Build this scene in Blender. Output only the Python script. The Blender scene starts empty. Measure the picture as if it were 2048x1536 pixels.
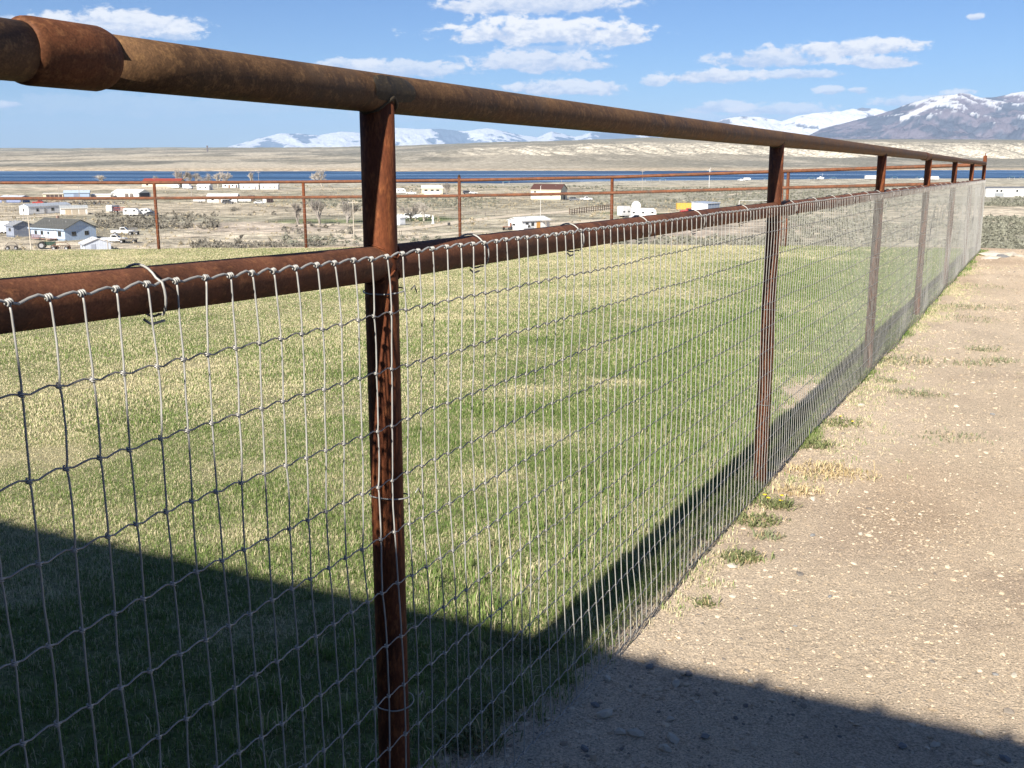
import bpy, math, random
import numpy as np
from mathutils import Vector, Matrix

# ------------------------------------------------------------------ camera, world, sun, exposure
SC = bpy.context.scene
COL = SC.collection
F_PX, HOR = 2135.0, 307.0                 # focal length and horizon row, in photo pixels
PITCH = math.atan((768 - HOR) / F_PX)
CP, SP = math.cos(PITCH), math.sin(PITCH)
cam_data = bpy.data.cameras.new('camera')
cam = bpy.data.objects.new('camera', cam_data)
COL.objects.link(cam)
cam.rotation_euler = (math.pi / 2 - PITCH, 0, 0)
cam_data.sensor_width = 36.0
cam_data.lens = 36.0 * F_PX / 2048.0
cam_data.clip_start, cam_data.clip_end = 0.05, 200000.0
SC.camera = cam

AZ = 0.4612                                # direction the near fence runs
U = np.array([math.sin(AZ), math.cos(AZ)])
N = np.array([U[1], -U[0]])
P1 = np.array([-0.2337, 1.9132])           # first post seen from the camera
SUN_EL, SUN_OFF = math.radians(32), math.radians(3.9)
_h = -U * math.cos(SUN_OFF) + N * math.sin(SUN_OFF)
SUN_DIR = Vector((_h[0] * math.cos(SUN_EL), _h[1] * math.cos(SUN_EL), math.sin(SUN_EL)))
sun_data = bpy.data.lights.new('sun', 'SUN')
sun_data.energy = 5.0
sun_data.angle = math.radians(0.53)
sun_data.color = (1.0, 0.93, 0.82)
sun = bpy.data.objects.new('sun', sun_data)
COL.objects.link(sun)
sun.rotation_euler = SUN_DIR.to_track_quat('Z', 'Y').to_euler()

SC.view_settings.view_transform = 'Standard'
SC.view_settings.look = 'None'
SC.view_settings.gamma = 1.0
SC.view_settings.use_curve_mapping = False
SC.view_settings.exposure = 1.02
SC.cycles.use_denoising = True
SC.cycles.max_bounces = 6
SC.cycles.diffuse_bounces = 3
SC.cycles.transparent_max_bounces = 6
SC.cycles.volume_bounces = 1

def wid(y): return F_PX * CP + (768 - y) * SP
def slope(y): return (F_PX * SP - (768 - y) * CP) / wid(y)     # downward slope of the ray through row y
def ae(x, y):                                                  # azimuth and elevation of a photo pixel
    d = Vector((x - 1024, wid(y), -(F_PX * SP - (768 - y) * CP))).normalized()
    return math.atan2(d.x, d.y), math.asin(d.z)

def NT(tree):
    nodes, links = tree.nodes, tree.links
    def nd(t, ins=None, **kw):
        n = nodes.new(t)
        for k, v in kw.items(): setattr(n, k, v)
        for k, v in (ins or {}).items():
            if isinstance(v, bpy.types.NodeSocket): links.new(v, n.inputs[k])
            else: n.inputs[k].default_value = v
        return n
    return nd, links

world = bpy.data.worlds.new('World')
SC.world = world
world.use_nodes = True
world.node_tree.nodes.clear()
nd, lk = NT(world.node_tree)
def M(op, a, b=0.0, c=0.0, clamp=False):
    return nd('ShaderNodeMath', {0: a, 1: b, 2: c}, operation=op, use_clamp=clamp).outputs[0]
SKY_STRENGTH = 0.052
sky = nd('ShaderNodeTexSky', sky_type='NISHITA', sun_disc=False)
sky.sun_elevation = SUN_EL
sky.sun_rotation = math.atan2(SUN_DIR.x, SUN_DIR.y)
sky.altitude = 1700
sky.air_density, sky.dust_density, sky.ozone_density = 1.0, 0.4, 1.6
tc = nd('ShaderNodeTexCoord')
sep = nd('ShaderNodeSeparateXYZ', {0: tc.outputs['Generated']})
az = M('ARCTAN2', sep.outputs[0], sep.outputs[1])
el = M('ARCSINE', sep.outputs[2])
nv = nd('ShaderNodeCombineXYZ', {0: M('MULTIPLY', az, 1.0), 1: M('MULTIPLY', el, 1.9), 2: 0.0})
n1 = nd('ShaderNodeTexNoise', {'Vector': nv.outputs[0], 'Scale': 42.0, 'Detail': 9.0, 'Roughness': 0.62, 'Distortion': 0.25})
n2 = nd('ShaderNodeTexNoise', {'Vector': nv.outputs[0], 'Scale': 120.0, 'Detail': 6.0, 'Roughness': 0.6})
nz = M('SUBTRACT', n1.outputs['Fac'], 0.5)
nz2 = M('SUBTRACT', n2.outputs['Fac'], 0.5)
col = nd('ShaderNodeVectorMath', {0: sky.outputs[0], 1: (0.49, 0.66, 0.93)}, operation='MULTIPLY').outputs[0]
WHITE, BASE = (9.6, 9.7, 9.9, 1), (5.6, 6.5, 8.4, 1)
def cloud(col, x, y, hw, hh, op, bright=1.0):
    a, e = ae(x, y)
    w, h = hw / F_PX, hh / F_PX
    dx = M('DIVIDE', M('SUBTRACT', az, a), w)
    dy = M('DIVIDE', M('SUBTRACT', el, e), h)
    low = M('MULTIPLY', M('MINIMUM', dy, 0.0), 1.5)            # flat bases
    q = M('ADD', M('MULTIPLY', dx, dx), M('ADD', M('MULTIPLY', M('MAXIMUM', dy, 0.0), M('MAXIMUM', dy, 0.0)), M('MULTIPLY', low, low)))
    d = M('SUBTRACT', 1.28, M('SQRT', q))
    d = M('ADD', d, M('MULTIPLY', nz, 2.7))
    d = M('ADD', d, M('MULTIPLY', nz2, 0.7))
    m = nd('ShaderNodeMapRange', {0: d, 1: 0.0, 2: 0.5, 3: 0.0, 4: op}, interpolation_type='SMOOTHSTEP').outputs[0]
    t = M('ADD', M('MULTIPLY', dy, 0.55), M('ADD', M('MULTIPLY', nz, 2.4), M('MULTIPLY', nz2, 1.6)))
    t = nd('ShaderNodeMapRange', {0: t, 1: -0.45, 2: 0.45, 3: 0.0, 4: bright}, interpolation_type='SMOOTHSTEP').outputs[0]
    cc = nd('ShaderNodeMix', {0: t, 6: BASE, 7: WHITE}, data_type='RGBA').outputs[2]
    return nd('ShaderNodeMix', {0: m, 6: col, 7: cc}, data_type='RGBA').outputs[2]
for c in [(1400, 240, 240, 14, .45, .5), (300, 215, 330, 22, .22, .6), (900, 235, 200, 12, .2, .6), (1075, 10, 170, 22, .95, .7), (930, 15, 45, 12, .8, .7),
          (1085, 68, 175, 29, 1, 1), (1245, 72, 48, 22, 1, 1), (1110, 97, 90, 7, .35, .3), (1075, 127, 128, 23, .92, .72),
          (1130, 178, 112, 17, .9, .85), (1308, 165, 24, 10, .8, .8), (1705, 99, 118, 17, 1, .95), (1755, 125, 68, 13, .95, .85),
          (1535, 120, 90, 19, .85, .7), (1425, 155, 82, 15, .95, .9), (1600, 149, 75, 10, .8, .85), (1662, 181, 28, 9, .75, .9),
          (1716, 182, 20, 7, .75, .95), (1952, 35, 14, 7, .8, .9), (1440, 216, 55, 13, .75, .9), (1565, 222, 85, 13, .7, .85),
          (1815, 205, 60, 11, .7, .9), (1918, 188, 22, 8, .8, 1), (235, 52, 125, 27, .95, .9), (60, 60, 110, 20, .5, .8), (345, 72, 40, 12, .7, .9),
          (270, 22, 14, 6, .5, .9), (790, 142, 125, 18, .8, .75), (700, 130, 60, 10, .7, .9), (10, 209, 30, 8, .75, .9)]:
    col = cloud(col, *c)
# broken cloud over the rest of the sky, above what is in view
n3 = nd('ShaderNodeTexNoise', {'Vector': nd('ShaderNodeMapping', {'Vector': tc.outputs['Generated'], 'Scale': (1, 1, 2.6)}).outputs[0], 'Scale': 4.5, 'Detail': 8.0, 'Roughness': 0.6})
m3 = nd('ShaderNodeMapRange', {0: n3.outputs['Fac'], 1: 0.62, 2: 0.72, 3: 0.0, 4: 0.8}, interpolation_type='SMOOTHSTEP').outputs[0]
m3 = M('MULTIPLY', m3, nd('ShaderNodeMapRange', {0: el, 1: 0.16, 2: 0.26}).outputs[0])
col = nd('ShaderNodeMix', {0: m3, 6: col, 7: (8.0, 8.2, 8.8, 1)}, data_type='RGBA').outputs[2]
bg = nd('ShaderNodeBackground', {'Color': col, 'Strength': SKY_STRENGTH})
lk.new(bg.outputs[0], nd('ShaderNodeOutputWorld').inputs[0])

# ------------------------------------------------------------------ helpers
def tag(o, label=None, cat=None, group=None, kind=None):
    if label: o['label'] = label
    if cat: o['category'] = cat
    if group: o['group'] = group
    if kind: o['kind'] = kind
    return o
def empty(name, loc, rz=0.0, label=None, cat=None, group=None):
    o = bpy.data.objects.new(name, None)
    o.empty_display_size = 0.2
    COL.objects.link(o)
    o.location = loc
    o.rotation_euler = (0, 0, rz)
    return tag(o, label, cat, group)
class MB:
    def __init__(s): s.v, s.f = [], []
    def add(s, v, f):
        b = len(s.v)
        s.v += [tuple(map(float, p)) for p in v]
        s.f += [tuple(i + b for i in q) for q in f]
        return s
    def box(s, x0, x1, y0, y1, z0, z1):
        return s.add([(x0, y0, z0), (x1, y0, z0), (x1, y1, z0), (x0, y1, z0), (x0, y0, z1), (x1, y0, z1), (x1, y1, z1), (x0, y1, z1)],
                     [(0, 3, 2, 1), (4, 5, 6, 7), (0, 1, 5, 4), (1, 2, 6, 5), (2, 3, 7, 6), (3, 0, 4, 7)])
    def prism(s, prof, y0, y1):          # profile in x,z extruded along y
        n = len(prof)
        v = [(p[0], y0, p[1]) for p in prof] + [(p[0], y1, p[1]) for p in prof]
        return s.add(v, [tuple(range(n)), tuple(range(2 * n - 1, n - 1, -1))] + [(i, i + n, (i + 1) % n + n, (i + 1) % n) for i in range(n)])
    def prismx(s, prof, x0, x1):         # profile in y,z extruded along x
        n = len(prof)
        v = [(x0, p[0], p[1]) for p in prof] + [(x1, p[0], p[1]) for p in prof]
        return s.add(v, [tuple(range(n - 1, -1, -1)), tuple(range(n, 2 * n))] + [(i, (i + 1) % n, (i + 1) % n + n, i + n) for i in range(n)])
    def tube(s, pts, r, sides=6, cap=True):
        pts = np.asarray(pts, float)
        m = len(pts)
        rr = np.broadcast_to(np.asarray(r, float), (m,))
        tg = np.gradient(pts, axis=0)
        tg /= np.linalg.norm(tg, axis=1)[:, None] + 1e-12
        up = np.array([0, 0, 1.0]) if abs(tg[0][2]) < .8 else np.array([1.0, 0, 0])
        v = []
        a = np.arange(sides) * 2 * math.pi / sides
        prev = np.cross(tg[0], up); prev /= np.linalg.norm(prev)
        for i in range(m):
            e1 = prev - tg[i] * (prev @ tg[i]); e1 /= np.linalg.norm(e1) + 1e-12
            e2 = np.cross(tg[i], e1); prev = e1
            v += list(pts[i] + rr[i] * (np.cos(a)[:, None] * e1 + np.sin(a)[:, None] * e2))
        f = [(i * sides + j, i * sides + (j + 1) % sides, (i + 1) * sides + (j + 1) % sides, (i + 1) * sides + j) for i in range(m - 1) for j in range(sides)]
        if cap: f += [tuple(range(sides - 1, -1, -1)), tuple((m - 1) * sides + j for j in range(sides))]
        return s.add(v, f)
    def build(s, name, mt, parent=None, smooth=False, kind=None, label=None, loc=None):
        me = mesh_from(name, s.v, s.f, mt, smooth)
        return link(name, me, parent, kind, label, loc)
def mesh_from(name, v, f, mt, smooth=False):
    me = bpy.data.meshes.new(name)
    me.from_pydata([tuple(p) for p in v], [], f)
    if smooth: me.polygons.foreach_set('use_smooth', [True] * len(me.polygons))
    for m in (mt if isinstance(mt, (list, tuple)) else [mt]):
        if m: me.materials.append(m)
    me.update()
    return me
def link(name, me, parent=None, kind=None, label=None, loc=None):
    o = bpy.data.objects.new(name, me)
    COL.objects.link(o)
    if parent: o.parent = parent
    if loc is not None: o.location = loc
    if kind: o['kind'] = kind
    if label: o['label'] = label
    return o
def np_mesh(name, v, f, mt, smooth=True):           # numpy arrays: verts (n,3), faces (m,k)
    me = bpy.data.meshes.new(name)
    v = np.ascontiguousarray(v, np.float32); f = np.ascontiguousarray(f, np.int32)
    k = f.shape[1]
    me.vertices.add(len(v)); me.vertices.foreach_set('co', v.ravel())
    me.loops.add(f.size); me.loops.foreach_set('vertex_index', f.ravel())
    me.polygons.add(len(f)); me.polygons.foreach_set('loop_start', np.arange(len(f), dtype=np.int32) * k)
    me.polygons.foreach_set('use_smooth', np.full(len(f), smooth))
    if mt: me.materials.append(mt)
    me.update(calc_edges=True); me.validate()
    return me
def grid_faces(nr, nc):
    i = np.arange(nr - 1)[:, None] * nc + np.arange(nc - 1)[None, :]
    i = i.ravel()
    return np.stack([i, i + 1, i + nc + 1, i + nc], 1)
def copy_tree(o, parent=None):
    c = o.copy(); COL.objects.link(c); c.parent = parent
    for ch in list(o.children): copy_tree(ch, c)
    return c

def _hash(ix, iy, seed):
    h = (ix.astype(np.int64) * 374761393 + iy.astype(np.int64) * 668265263 + seed * 1442695041) & 0xFFFFFFFF
    h = ((h ^ (h >> 13)) * 1274126177) & 0xFFFFFFFF
    h = h ^ (h >> 16)
    return (h & 0xFFFF) / 65535.0
def vnoise(x, y, seed=0):
    x, y = np.broadcast_arrays(np.asarray(x, float), np.asarray(y, float))
    ix, iy = np.floor(x), np.floor(y)
    fx, fy = x - ix, y - iy
    fx = fx * fx * (3 - 2 * fx); fy = fy * fy * (3 - 2 * fy)
    a, b = _hash(ix, iy, seed), _hash(ix + 1, iy, seed)
    c, d = _hash(ix, iy + 1, seed), _hash(ix + 1, iy + 1, seed)
    return (a * (1 - fx) + b * fx) * (1 - fy) + (c * (1 - fx) + d * fx) * fy
def fbm(x, y, seed=0, o=4):
    t, a, s = 0, .5, 0
    x = np.asarray(x, float); y = np.asarray(y, float)
    for k in range(o):
        t = t + a * vnoise(x * 2 ** k + 17.3 * k, y * 2 ** k - 9.1 * k, seed + k); s += a; a *= .5
    return t / s
def sstep(x, a, b):
    t = np.clip((np.asarray(x, float) - a) / (b - a), 0, 1)
    return t * t * (3 - 2 * t)

# ------------------------------------------------------------------ materials
def principled(name, rough=.8, metal=0.0, base=(.5, .5, .5), spec=.3):
    m = bpy.data.materials.new(name)
    m.use_nodes = True
    b = m.node_tree.nodes['Principled BSDF']
    b.inputs['Base Color'].default_value = (*base, 1)
    b.inputs['Roughness'].default_value = rough
    b.inputs['Metallic'].default_value = metal
    b.inputs['Specular IOR Level'].default_value = spec
    n, l = NT(m.node_tree)
    return m, n, l, b
def simple(name, c, rough=.7, metal=0.0, var=.16, scale=2.0, bump=0.0, spec=.3):
    """painted or raw surface with mottled colour and a little relief"""
    m, nd, lk, b = principled(name, rough, metal, c, spec)
    tc = nd('ShaderNodeTexCoord')
    no = nd('ShaderNodeTexNoise', {'Vector': tc.outputs['Object'], 'Scale': scale, 'Detail': 6.0, 'Roughness': .65})
    lo = tuple(x * (1 - var) for x in c) + (1,); hi = tuple(min(1, x * (1 + var)) for x in c) + (1,)
    rmp = nd('ShaderNodeMapRange', {0: no.outputs['Fac'], 1: .3, 2: .7})
    mx = nd('ShaderNodeMix', {0: rmp.outputs[0], 6: lo, 7: hi}, data_type='RGBA')
    lk.new(mx.outputs[2], b.inputs['Base Color'])
    if bump:
        bp = nd('ShaderNodeBump', {'Height': no.outputs['Fac'], 'Strength': bump, 'Distance': .02})
        lk.new(bp.outputs[0], b.inputs['Normal'])
    return m
def rust(name, dark, mid, orange, scale=1.0, ring=(1, 1, 1), om=.5):
    m, nd, lk, b = principled(name, .72, 0.15, mid, .25)
    tc = nd('ShaderNodeTexCoord')
    mp = nd('ShaderNodeMapping', {'Vector': tc.outputs['Object'], 'Scale': tuple(scale * r for r in ring)})
    a = nd('ShaderNodeTexNoise', {'Vector': mp.outputs[0], 'Scale': 9.0, 'Detail': 8.0, 'Roughness': .65, 'Distortion': .6})
    c = nd('ShaderNodeTexNoise', {'Vector': mp.outputs[0], 'Scale': 70.0, 'Detail': 6.0, 'Roughness': .7})
    s = nd('ShaderNodeTexNoise', {'Vector': mp.outputs[0], 'Scale': 320.0, 'Detail': 3.0, 'Roughness': .6})
    g = nd('ShaderNodeTexNoise', {'Vector': mp.outputs[0], 'Scale': 3.1, 'Detail': 5.0, 'Roughness': .6})
    f1 = nd('ShaderNodeMapRange', {0: a.outputs['Fac'], 1: .36, 2: .64})
    x1 = nd('ShaderNodeMix', {0: f1.outputs[0], 6: (*dark, 1), 7: (*mid, 1)}, data_type='RGBA')
    f2 = nd('ShaderNodeMapRange', {0: c.outputs['Fac'], 1: om, 2: om + .2, 3: 0, 4: .75})
    x2 = nd('ShaderNodeMix', {0: f2.outputs[0], 6: x1.outputs[2], 7: (*orange, 1)}, data_type='RGBA')
    f3 = nd('ShaderNodeMapRange', {0: s.outputs['Fac'], 1: .3, 2: .7, 3: .7, 4: 1.25})
    x3 = nd('ShaderNodeVectorMath', {0: x2.outputs[2], 1: f3.outputs[0]}, operation='MULTIPLY')
    f4 = nd('ShaderNodeMapRange', {0: g.outputs['Fac'], 1: .55, 2: .72, 3: 0, 4: .55})       # grey mill scale
    x4 = nd('ShaderNodeMix', {0: f4.outputs[0], 6: x3.outputs[0], 7: (.075, .065, .055, 1)}, data_type='RGBA')
    lk.new(x4.outputs[2], b.inputs['Base Color'])
    bp = nd('ShaderNodeBump', {'Height': c.outputs['Fac'], 'Strength': .35, 'Distance': .002})
    b2 = nd('ShaderNodeBump', {'Height': s.outputs['Fac'], 'Strength': .3, 'Distance': .0008, 'Normal': bp.outputs[0]})
    lk.new(b2.outputs[0], b.inputs['Normal'])
    rr = nd('ShaderNodeMapRange', {0: a.outputs['Fac'], 1: .3, 2: .7, 3: .55, 4: .85})
    lk.new(rr.outputs[0], b.inputs['Roughness'])
    return m
MR = dict(
    rail_top=rust('weathered rail steel', (.065, .036, .019), (.155, .085, .042), (.27, .15, .065), 1, om=.5),
    rail=rust('rusty rail steel', (.095, .040, .022), (.21, .085, .046), (.33, .145, .065), 1, om=.52),
    post=rust('rusty post steel', (.06, .018, .009), (.17, .052, .020), (.33, .12, .042), 1, (1, 1, .3), om=.5),
    coupling=rust('rusty coupling steel', (.07, .030, .014), (.17, .062, .027), (.29, .13, .055), 1, om=.5),
    weld=rust('welded steel', (.03, .025, .02), (.09, .07, .045), (.22, .15, .07), 2, om=.55))
LINEW = simple('dull line wire', (.30, .28, .26), .4, .55, .3, 60.0, spec=.4)
WIRE, _n, _l, _b = principled('galvanised wire', .5, .12, (.6, .6, .6), .35)
_no = _n('ShaderNodeTexNoise', {'Vector': _n('ShaderNodeTexCoord').outputs['Object'], 'Scale': 60.0, 'Detail': 4.0})
_r = _n('ShaderNodeMix', {0: _no.outputs['Fac'], 6: (.25, .245, .23, 1), 7: (.48, .475, .45, 1)}, data_type='RGBA')
_l.new(_r.outputs[2], _b.inputs['Base Color'])
_l.new(_n('ShaderNodeMapRange', {0: _no.outputs['Fac'], 3: .3, 4: .55}).outputs[0], _b.inputs['Roughness'])

# ------------------------------------------------------------------ terrain
YE_X = [-60, -12, 2, 5.2, 8.6, 10.5, 14, 60]
YE_Y = [23.5, 22.6, 22.3, 21.2, 20.1, 19.3, 18.6, 17.5]
def yard_out(X, Y):
    return np.maximum(np.maximum(Y - np.interp(X, YE_X, YE_Y), -30 - X), np.maximum(X - 60, -40 - Y))
def sn(X, Y):
    a, b = X - P1[0], Y - P1[1]
    return a * U[0] + b * U[1], a * N[0] + b * N[1]
FZ0, FZS = -1.415, -.0148
def near_z(X, Y):
    s, n = sn(X, Y)
    return FZ0 + FZS * np.clip(s, -8, 26) + .02 * np.clip(n, -24, 0)
SH_X = [-600, 0, 700, 1000, 1220, 1500, 1750, 2048, 2700]
SH_Y = [361, 364, 366.5, 368, 363.5, 360.5, 358, 357.5, 357]
FX = [-800, 0, 400, 720, 800, 1000, 1300, 1700, 2048, 2800]
FY = [1450, 1700, 2200, 2700, 2950, 3600, 5000, 7500]
FT = [[338, 332, 324, 316, 313, 308, 301, 297], [338, 332, 323, 316, 313, 308, 302, 297], [338, 332, 322, 315, 312, 306, 299, 295],
      [338, 331, 323, 315, 311, 305, 298, 294], [338.5, 332, 322, 312, 306, 301, 295, 292], [340, 334, 321, 306, 296, 291, 287, 284],
      [340.5, 333, 322, 306, 291, 285, 280, 277], [340.5, 333, 323, 311, 292, 284, 280, 278.5], [340.5, 334, 324, 314, 289, 284, 283, 282],
      [340.5, 334, 324, 314, 289, 284, 283, 282]]
LAKE_Z = -22.0
def H(X, Y):
    X = np.asarray(X, float); Y = np.asarray(Y, float)
    d = np.maximum(yard_out(X, Y), 0)
    nz = near_z(X, Y) - .24 * d * d / (d + 1.2) + np.where(d > 0, (fbm(X * .25, Y * .25, 5) - .5) * np.clip(d * .1, 0, 1.5), 0)
    Yp = np.maximum(Y, 0)
    zv = -20 - 1.45 * np.clip((Yp - 250) / 600, 0, 1) + (fbm(X * .02, Y * .02, 9) - .5) * .8 * sstep(900 - Yp, 0, 250)
    z = np.maximum(nz, zv)
    k = 2.0
    z = np.where(np.abs(nz - zv) < k, z + (k - np.abs(nz - zv)) ** 2 / (4 * k), z)
    xi = 1024 + wid(HOR) * X / np.maximum(Y, 1)
    xi = np.clip(xi, -800, 2800)
    ys = np.interp(xi, SH_X, SH_Y)
    Ys = -LAKE_Z / slope(ys) + (fbm(X * .03, 3.3, 21) - .5) * 14
    z = np.where(Y > Ys - 60, np.maximum(np.minimum(z, LAKE_Z + .35 - (Y - Ys) * .02), -24), z)
    far = Y > 1300
    if far.any():
        xf, yf = xi[far], Y[far]
        yf = yf + (fbm(X[far] * .005, 7.7, 33, 5) - .5) * 150 * (1 - sstep(yf, 1500, 2000))
        knots = [(1330.0, np.full(xf.shape, -23.6))]
        for j, yk in enumerate(FY):
            rows = np.interp(xf, FX, [r[j] for r in FT])
            knots.append((float(yk), -slope(rows) * yk))
        zz = knots[0][1].copy()
        for (a, za), (b, zb) in zip(knots[:-1], knots[1:]):
            t = np.clip((yf - a) / (b - a), 0, 1)
            zz = np.where(yf > a, za + (zb - za) * t, zz)
        X2 = X[far]
        zz += (fbm(X2 * .012, yf * .004, 31, 5) - .5) * 7 * sstep(yf, 1500, 2600)
        gul = 1 - np.abs(2 * fbm(X2 * .034 + yf * .006, yf * .004, 41, 4) - 1)
        zz -= ((1 - gul) * 15 + (fbm(X2 * .008, 2.2, 43) - .5) * 22) * sstep(xf, 750, 1050) * sstep(yf, 2450, 2750) * (1 - sstep(yf, 3100, 3900))
        zz += (fbm(X2 * .0016, yf * .0007, 51, 4) - .5) * 26 * sstep(yf, 3800, 6500)
        z = z.copy(); z[far] = zz
    return z
def ground_at(x, y, y0=30.0):
    """world point where the ray through a photo pixel meets the land"""
    a = (x - 1024) / wid(y); s = slope(y)
    Ys = np.geomspace(y0, 12000, 5000)
    hit = np.nonzero(H(a * Ys, Ys) > -s * Ys)[0]
    Y = Ys[hit[0]] if len(hit) else 1000.0
    return np.array([a * Y, Y, float(H(np.array([a * Y]), np.array([Y]))[0])])

th = np.radians(np.concatenate([np.linspace(-180, -34, 34, endpoint=False), np.linspace(-34, 34, 560, endpoint=False), np.linspace(34, 180, 35)]))
rr = np.concatenate([np.linspace(.25, 3, 12, endpoint=False), np.geomspace(3, 30, 70, endpoint=False), np.geomspace(30, 1300, 210, endpoint=False),
                     np.linspace(1300, 2450, 60, endpoint=False), np.linspace(2450, 3900, 90, endpoint=False), np.geomspace(3900, 53000, 60)])
R_, T_ = np.meshgrid(rr, th, indexing='ij')
GX, GY = R_ * np.sin(T_), R_ * np.cos(T_)
GZ = H(GX, GY)
GZ = np.where(R_ > 9000, GZ - (R_ - 9000) * .006, GZ)
# colour of the land itself, one value per vertex; fine grain comes from the material
def mix3(c, t, d): return c * (1 - t[..., None]) + np.array(d) * t[..., None]
xi = 1024 + wid(HOR) * GX / np.maximum(GY, 1)
yrow = np.where(GY > 5, 768 + F_PX * ((-GZ / np.maximum(GY, 1)) * CP - SP) / (CP + (-GZ / np.maximum(GY, 1)) * SP), 2000)
C = np.zeros(GX.shape + (3,)) + np.array([.46, .40, .30])
f1 = fbm(GX * .012, GY * .012, 61, 5); f2 = fbm(GX * .05, GY * .03, 62, 4); f3 = fbm(GX * .0035, GY * .0035, 63, 4)
C = mix3(C, sstep(f1, .44, .6) * .7, (.29, .275, .205))
C = mix3(C, sstep(f2, .55, .7) * .5, (.48, .415, .32))
C = mix3(C, sstep(f3, .5, .68) * .35, (.32, .31, .22))
def patch(x, y, hw, hh, c, st=.85, seed=0):
    global C
    q = np.sqrt(((xi - x) / hw) ** 2 + ((yrow - y) / hh) ** 2) + (fbm(GX * .03, GY * .015, 70 + seed, 4) - .5) * .9
    C = mix3(C, (1 - sstep(q, .75, 1.1)) * st * (GY > 30) * (GY < 1300), c)
BARE, SAGE, GREEN, DRY = (.60, .52, .40), (.32, .305, .235), (.14, .18, .065), (.46, .41, .31)
for q in [(2150, 428, 260, 14, BARE, .95), (2100, 475, 240, 34, SAGE, .9), (2100, 403, 230, 10, SAGE, .9), (1500, 395, 420, 24, SAGE, .75),
          (1350, 400, 330, 14, SAGE, .7), (1250, 372, 420, 5, (.30, .28, .2), .6), (300, 446, 130, 15, SAGE, .6), (560, 470, 300, 22, BARE, .6),
          (520, 455, 200, 12, (.5, .42, .34), .8), (640, 443, 110, 5, GREEN, .7), (850, 438, 70, 6, GREEN, .9), (1260, 427, 90, 5, GREEN, .6), (1350, 430, 60, 3, GREEN, .5),
          (60, 376, 400, 4, BARE, .7), (1000, 410, 230, 16, (.33, .30, .22), .8), (1060, 447, 200, 10, DRY, .8), (650, 400, 400, 8, (.3, .29, .2), .6),
          (1250, 470, 260, 20, (.42, .35, .28), .7), (1100, 490, 500, 12, (.36, .32, .25), .5), (200, 495, 260, 12, BARE, .6), (1500, 455, 200, 18, (.44, .36, .29), .6)]:
    patch(*q, seed=int(q[0]) % 7)
gs_, gn_ = sn(GX, GY)
yard = 1 - sstep(np.maximum(yard_out(GX, GY), 0), 0.1, 2.5)
C = mix3(C, yard, (.585, .465, .33))
gs, gn = sn(GX, GY)
C = mix3(C, yard * sstep(fbm(GX * .7, GY * .7, 66), .48, .68) * .5, (.40, .285, .19))
C = mix3(C, yard * sstep(fbm(gs_ * .10, gn_ * 1.1, 68), .5, .7) * .5, (.65, .53, .39))
C = mix3(C, yard * sstep(fbm(gs_ * 2.2, gn_ * 2.2, 69), .58, .74) * .45, (.36, .27, .20))
C = mix3(C, yard * sstep(fbm(GX * .35, GY * .35, 67), .52, .66) * .3, (.55, .46, .35))
# far side of the lake
fr = GY > 1330
dzy = np.gradient(GZ, axis=0) / np.maximum(np.gradient(R_, axis=0), 1e-6)
Cf = np.zeros_like(C) + np.array([.25, .238, .195])
g1 = fbm(GX * .004, GY * .0012, 81, 5); g2 = fbm(GX * .0012, GY * .0006, 82, 5); g3 = fbm(GX * .02, GY * .006, 83, 4)
lefty = 1 - sstep(xi, 650, 1150)
Cf = mix3(Cf, sstep(g2, .42, .62) * .6, (.32, .285, .215))
Cf = mix3(Cf, sstep(g1, .5, .62) * .75 * (.35 + .65 * lefty), (.54, .48, .38))
Cf = mix3(Cf, sstep(fbm(GX * .009, GY * .003, 85, 5), .52, .62) * .7 * (.4 + .6 * lefty), (.16, .155, .125))
Cf = mix3(Cf, sstep(g3, .6, .74) * .6 * (GY < 3400), (.50, .45, .36))
Cf = mix3(Cf, sstep(GY, 4200, 5600) * .7, (.22, .22, .175))
Cf = mix3(Cf, (1 - np.abs(GY - 2650) / 400).clip(0, 1) * lefty * sstep(g1, .4, .55) * .8, (.47, .41, .31))
Cf = mix3(Cf, sstep(dzy, .055, .12) * sstep(xi, 700, 900) * (.6 + .4 * sstep(g3, .3, .6)), (.60, .545, .44))
Cf = mix3(Cf, (1 - np.abs(GY - 6900) / 500).clip(0, 1) * lefty * sstep(g3, .5, .6) * .9, (.5, .45, .37))
Cf = mix3(Cf, 1 - sstep(GY + (g1 - .5) * 250, 1500, 1680), (.48, .40, .29))
C = np.where(fr[..., None], Cf, C)
near_shore = (np.abs(GZ - (LAKE_Z + .4)) < .5) & (GY < 1200) & (GY > 650)
C = np.where(near_shore[..., None], np.array([.42, .39, .31]), C)

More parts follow.
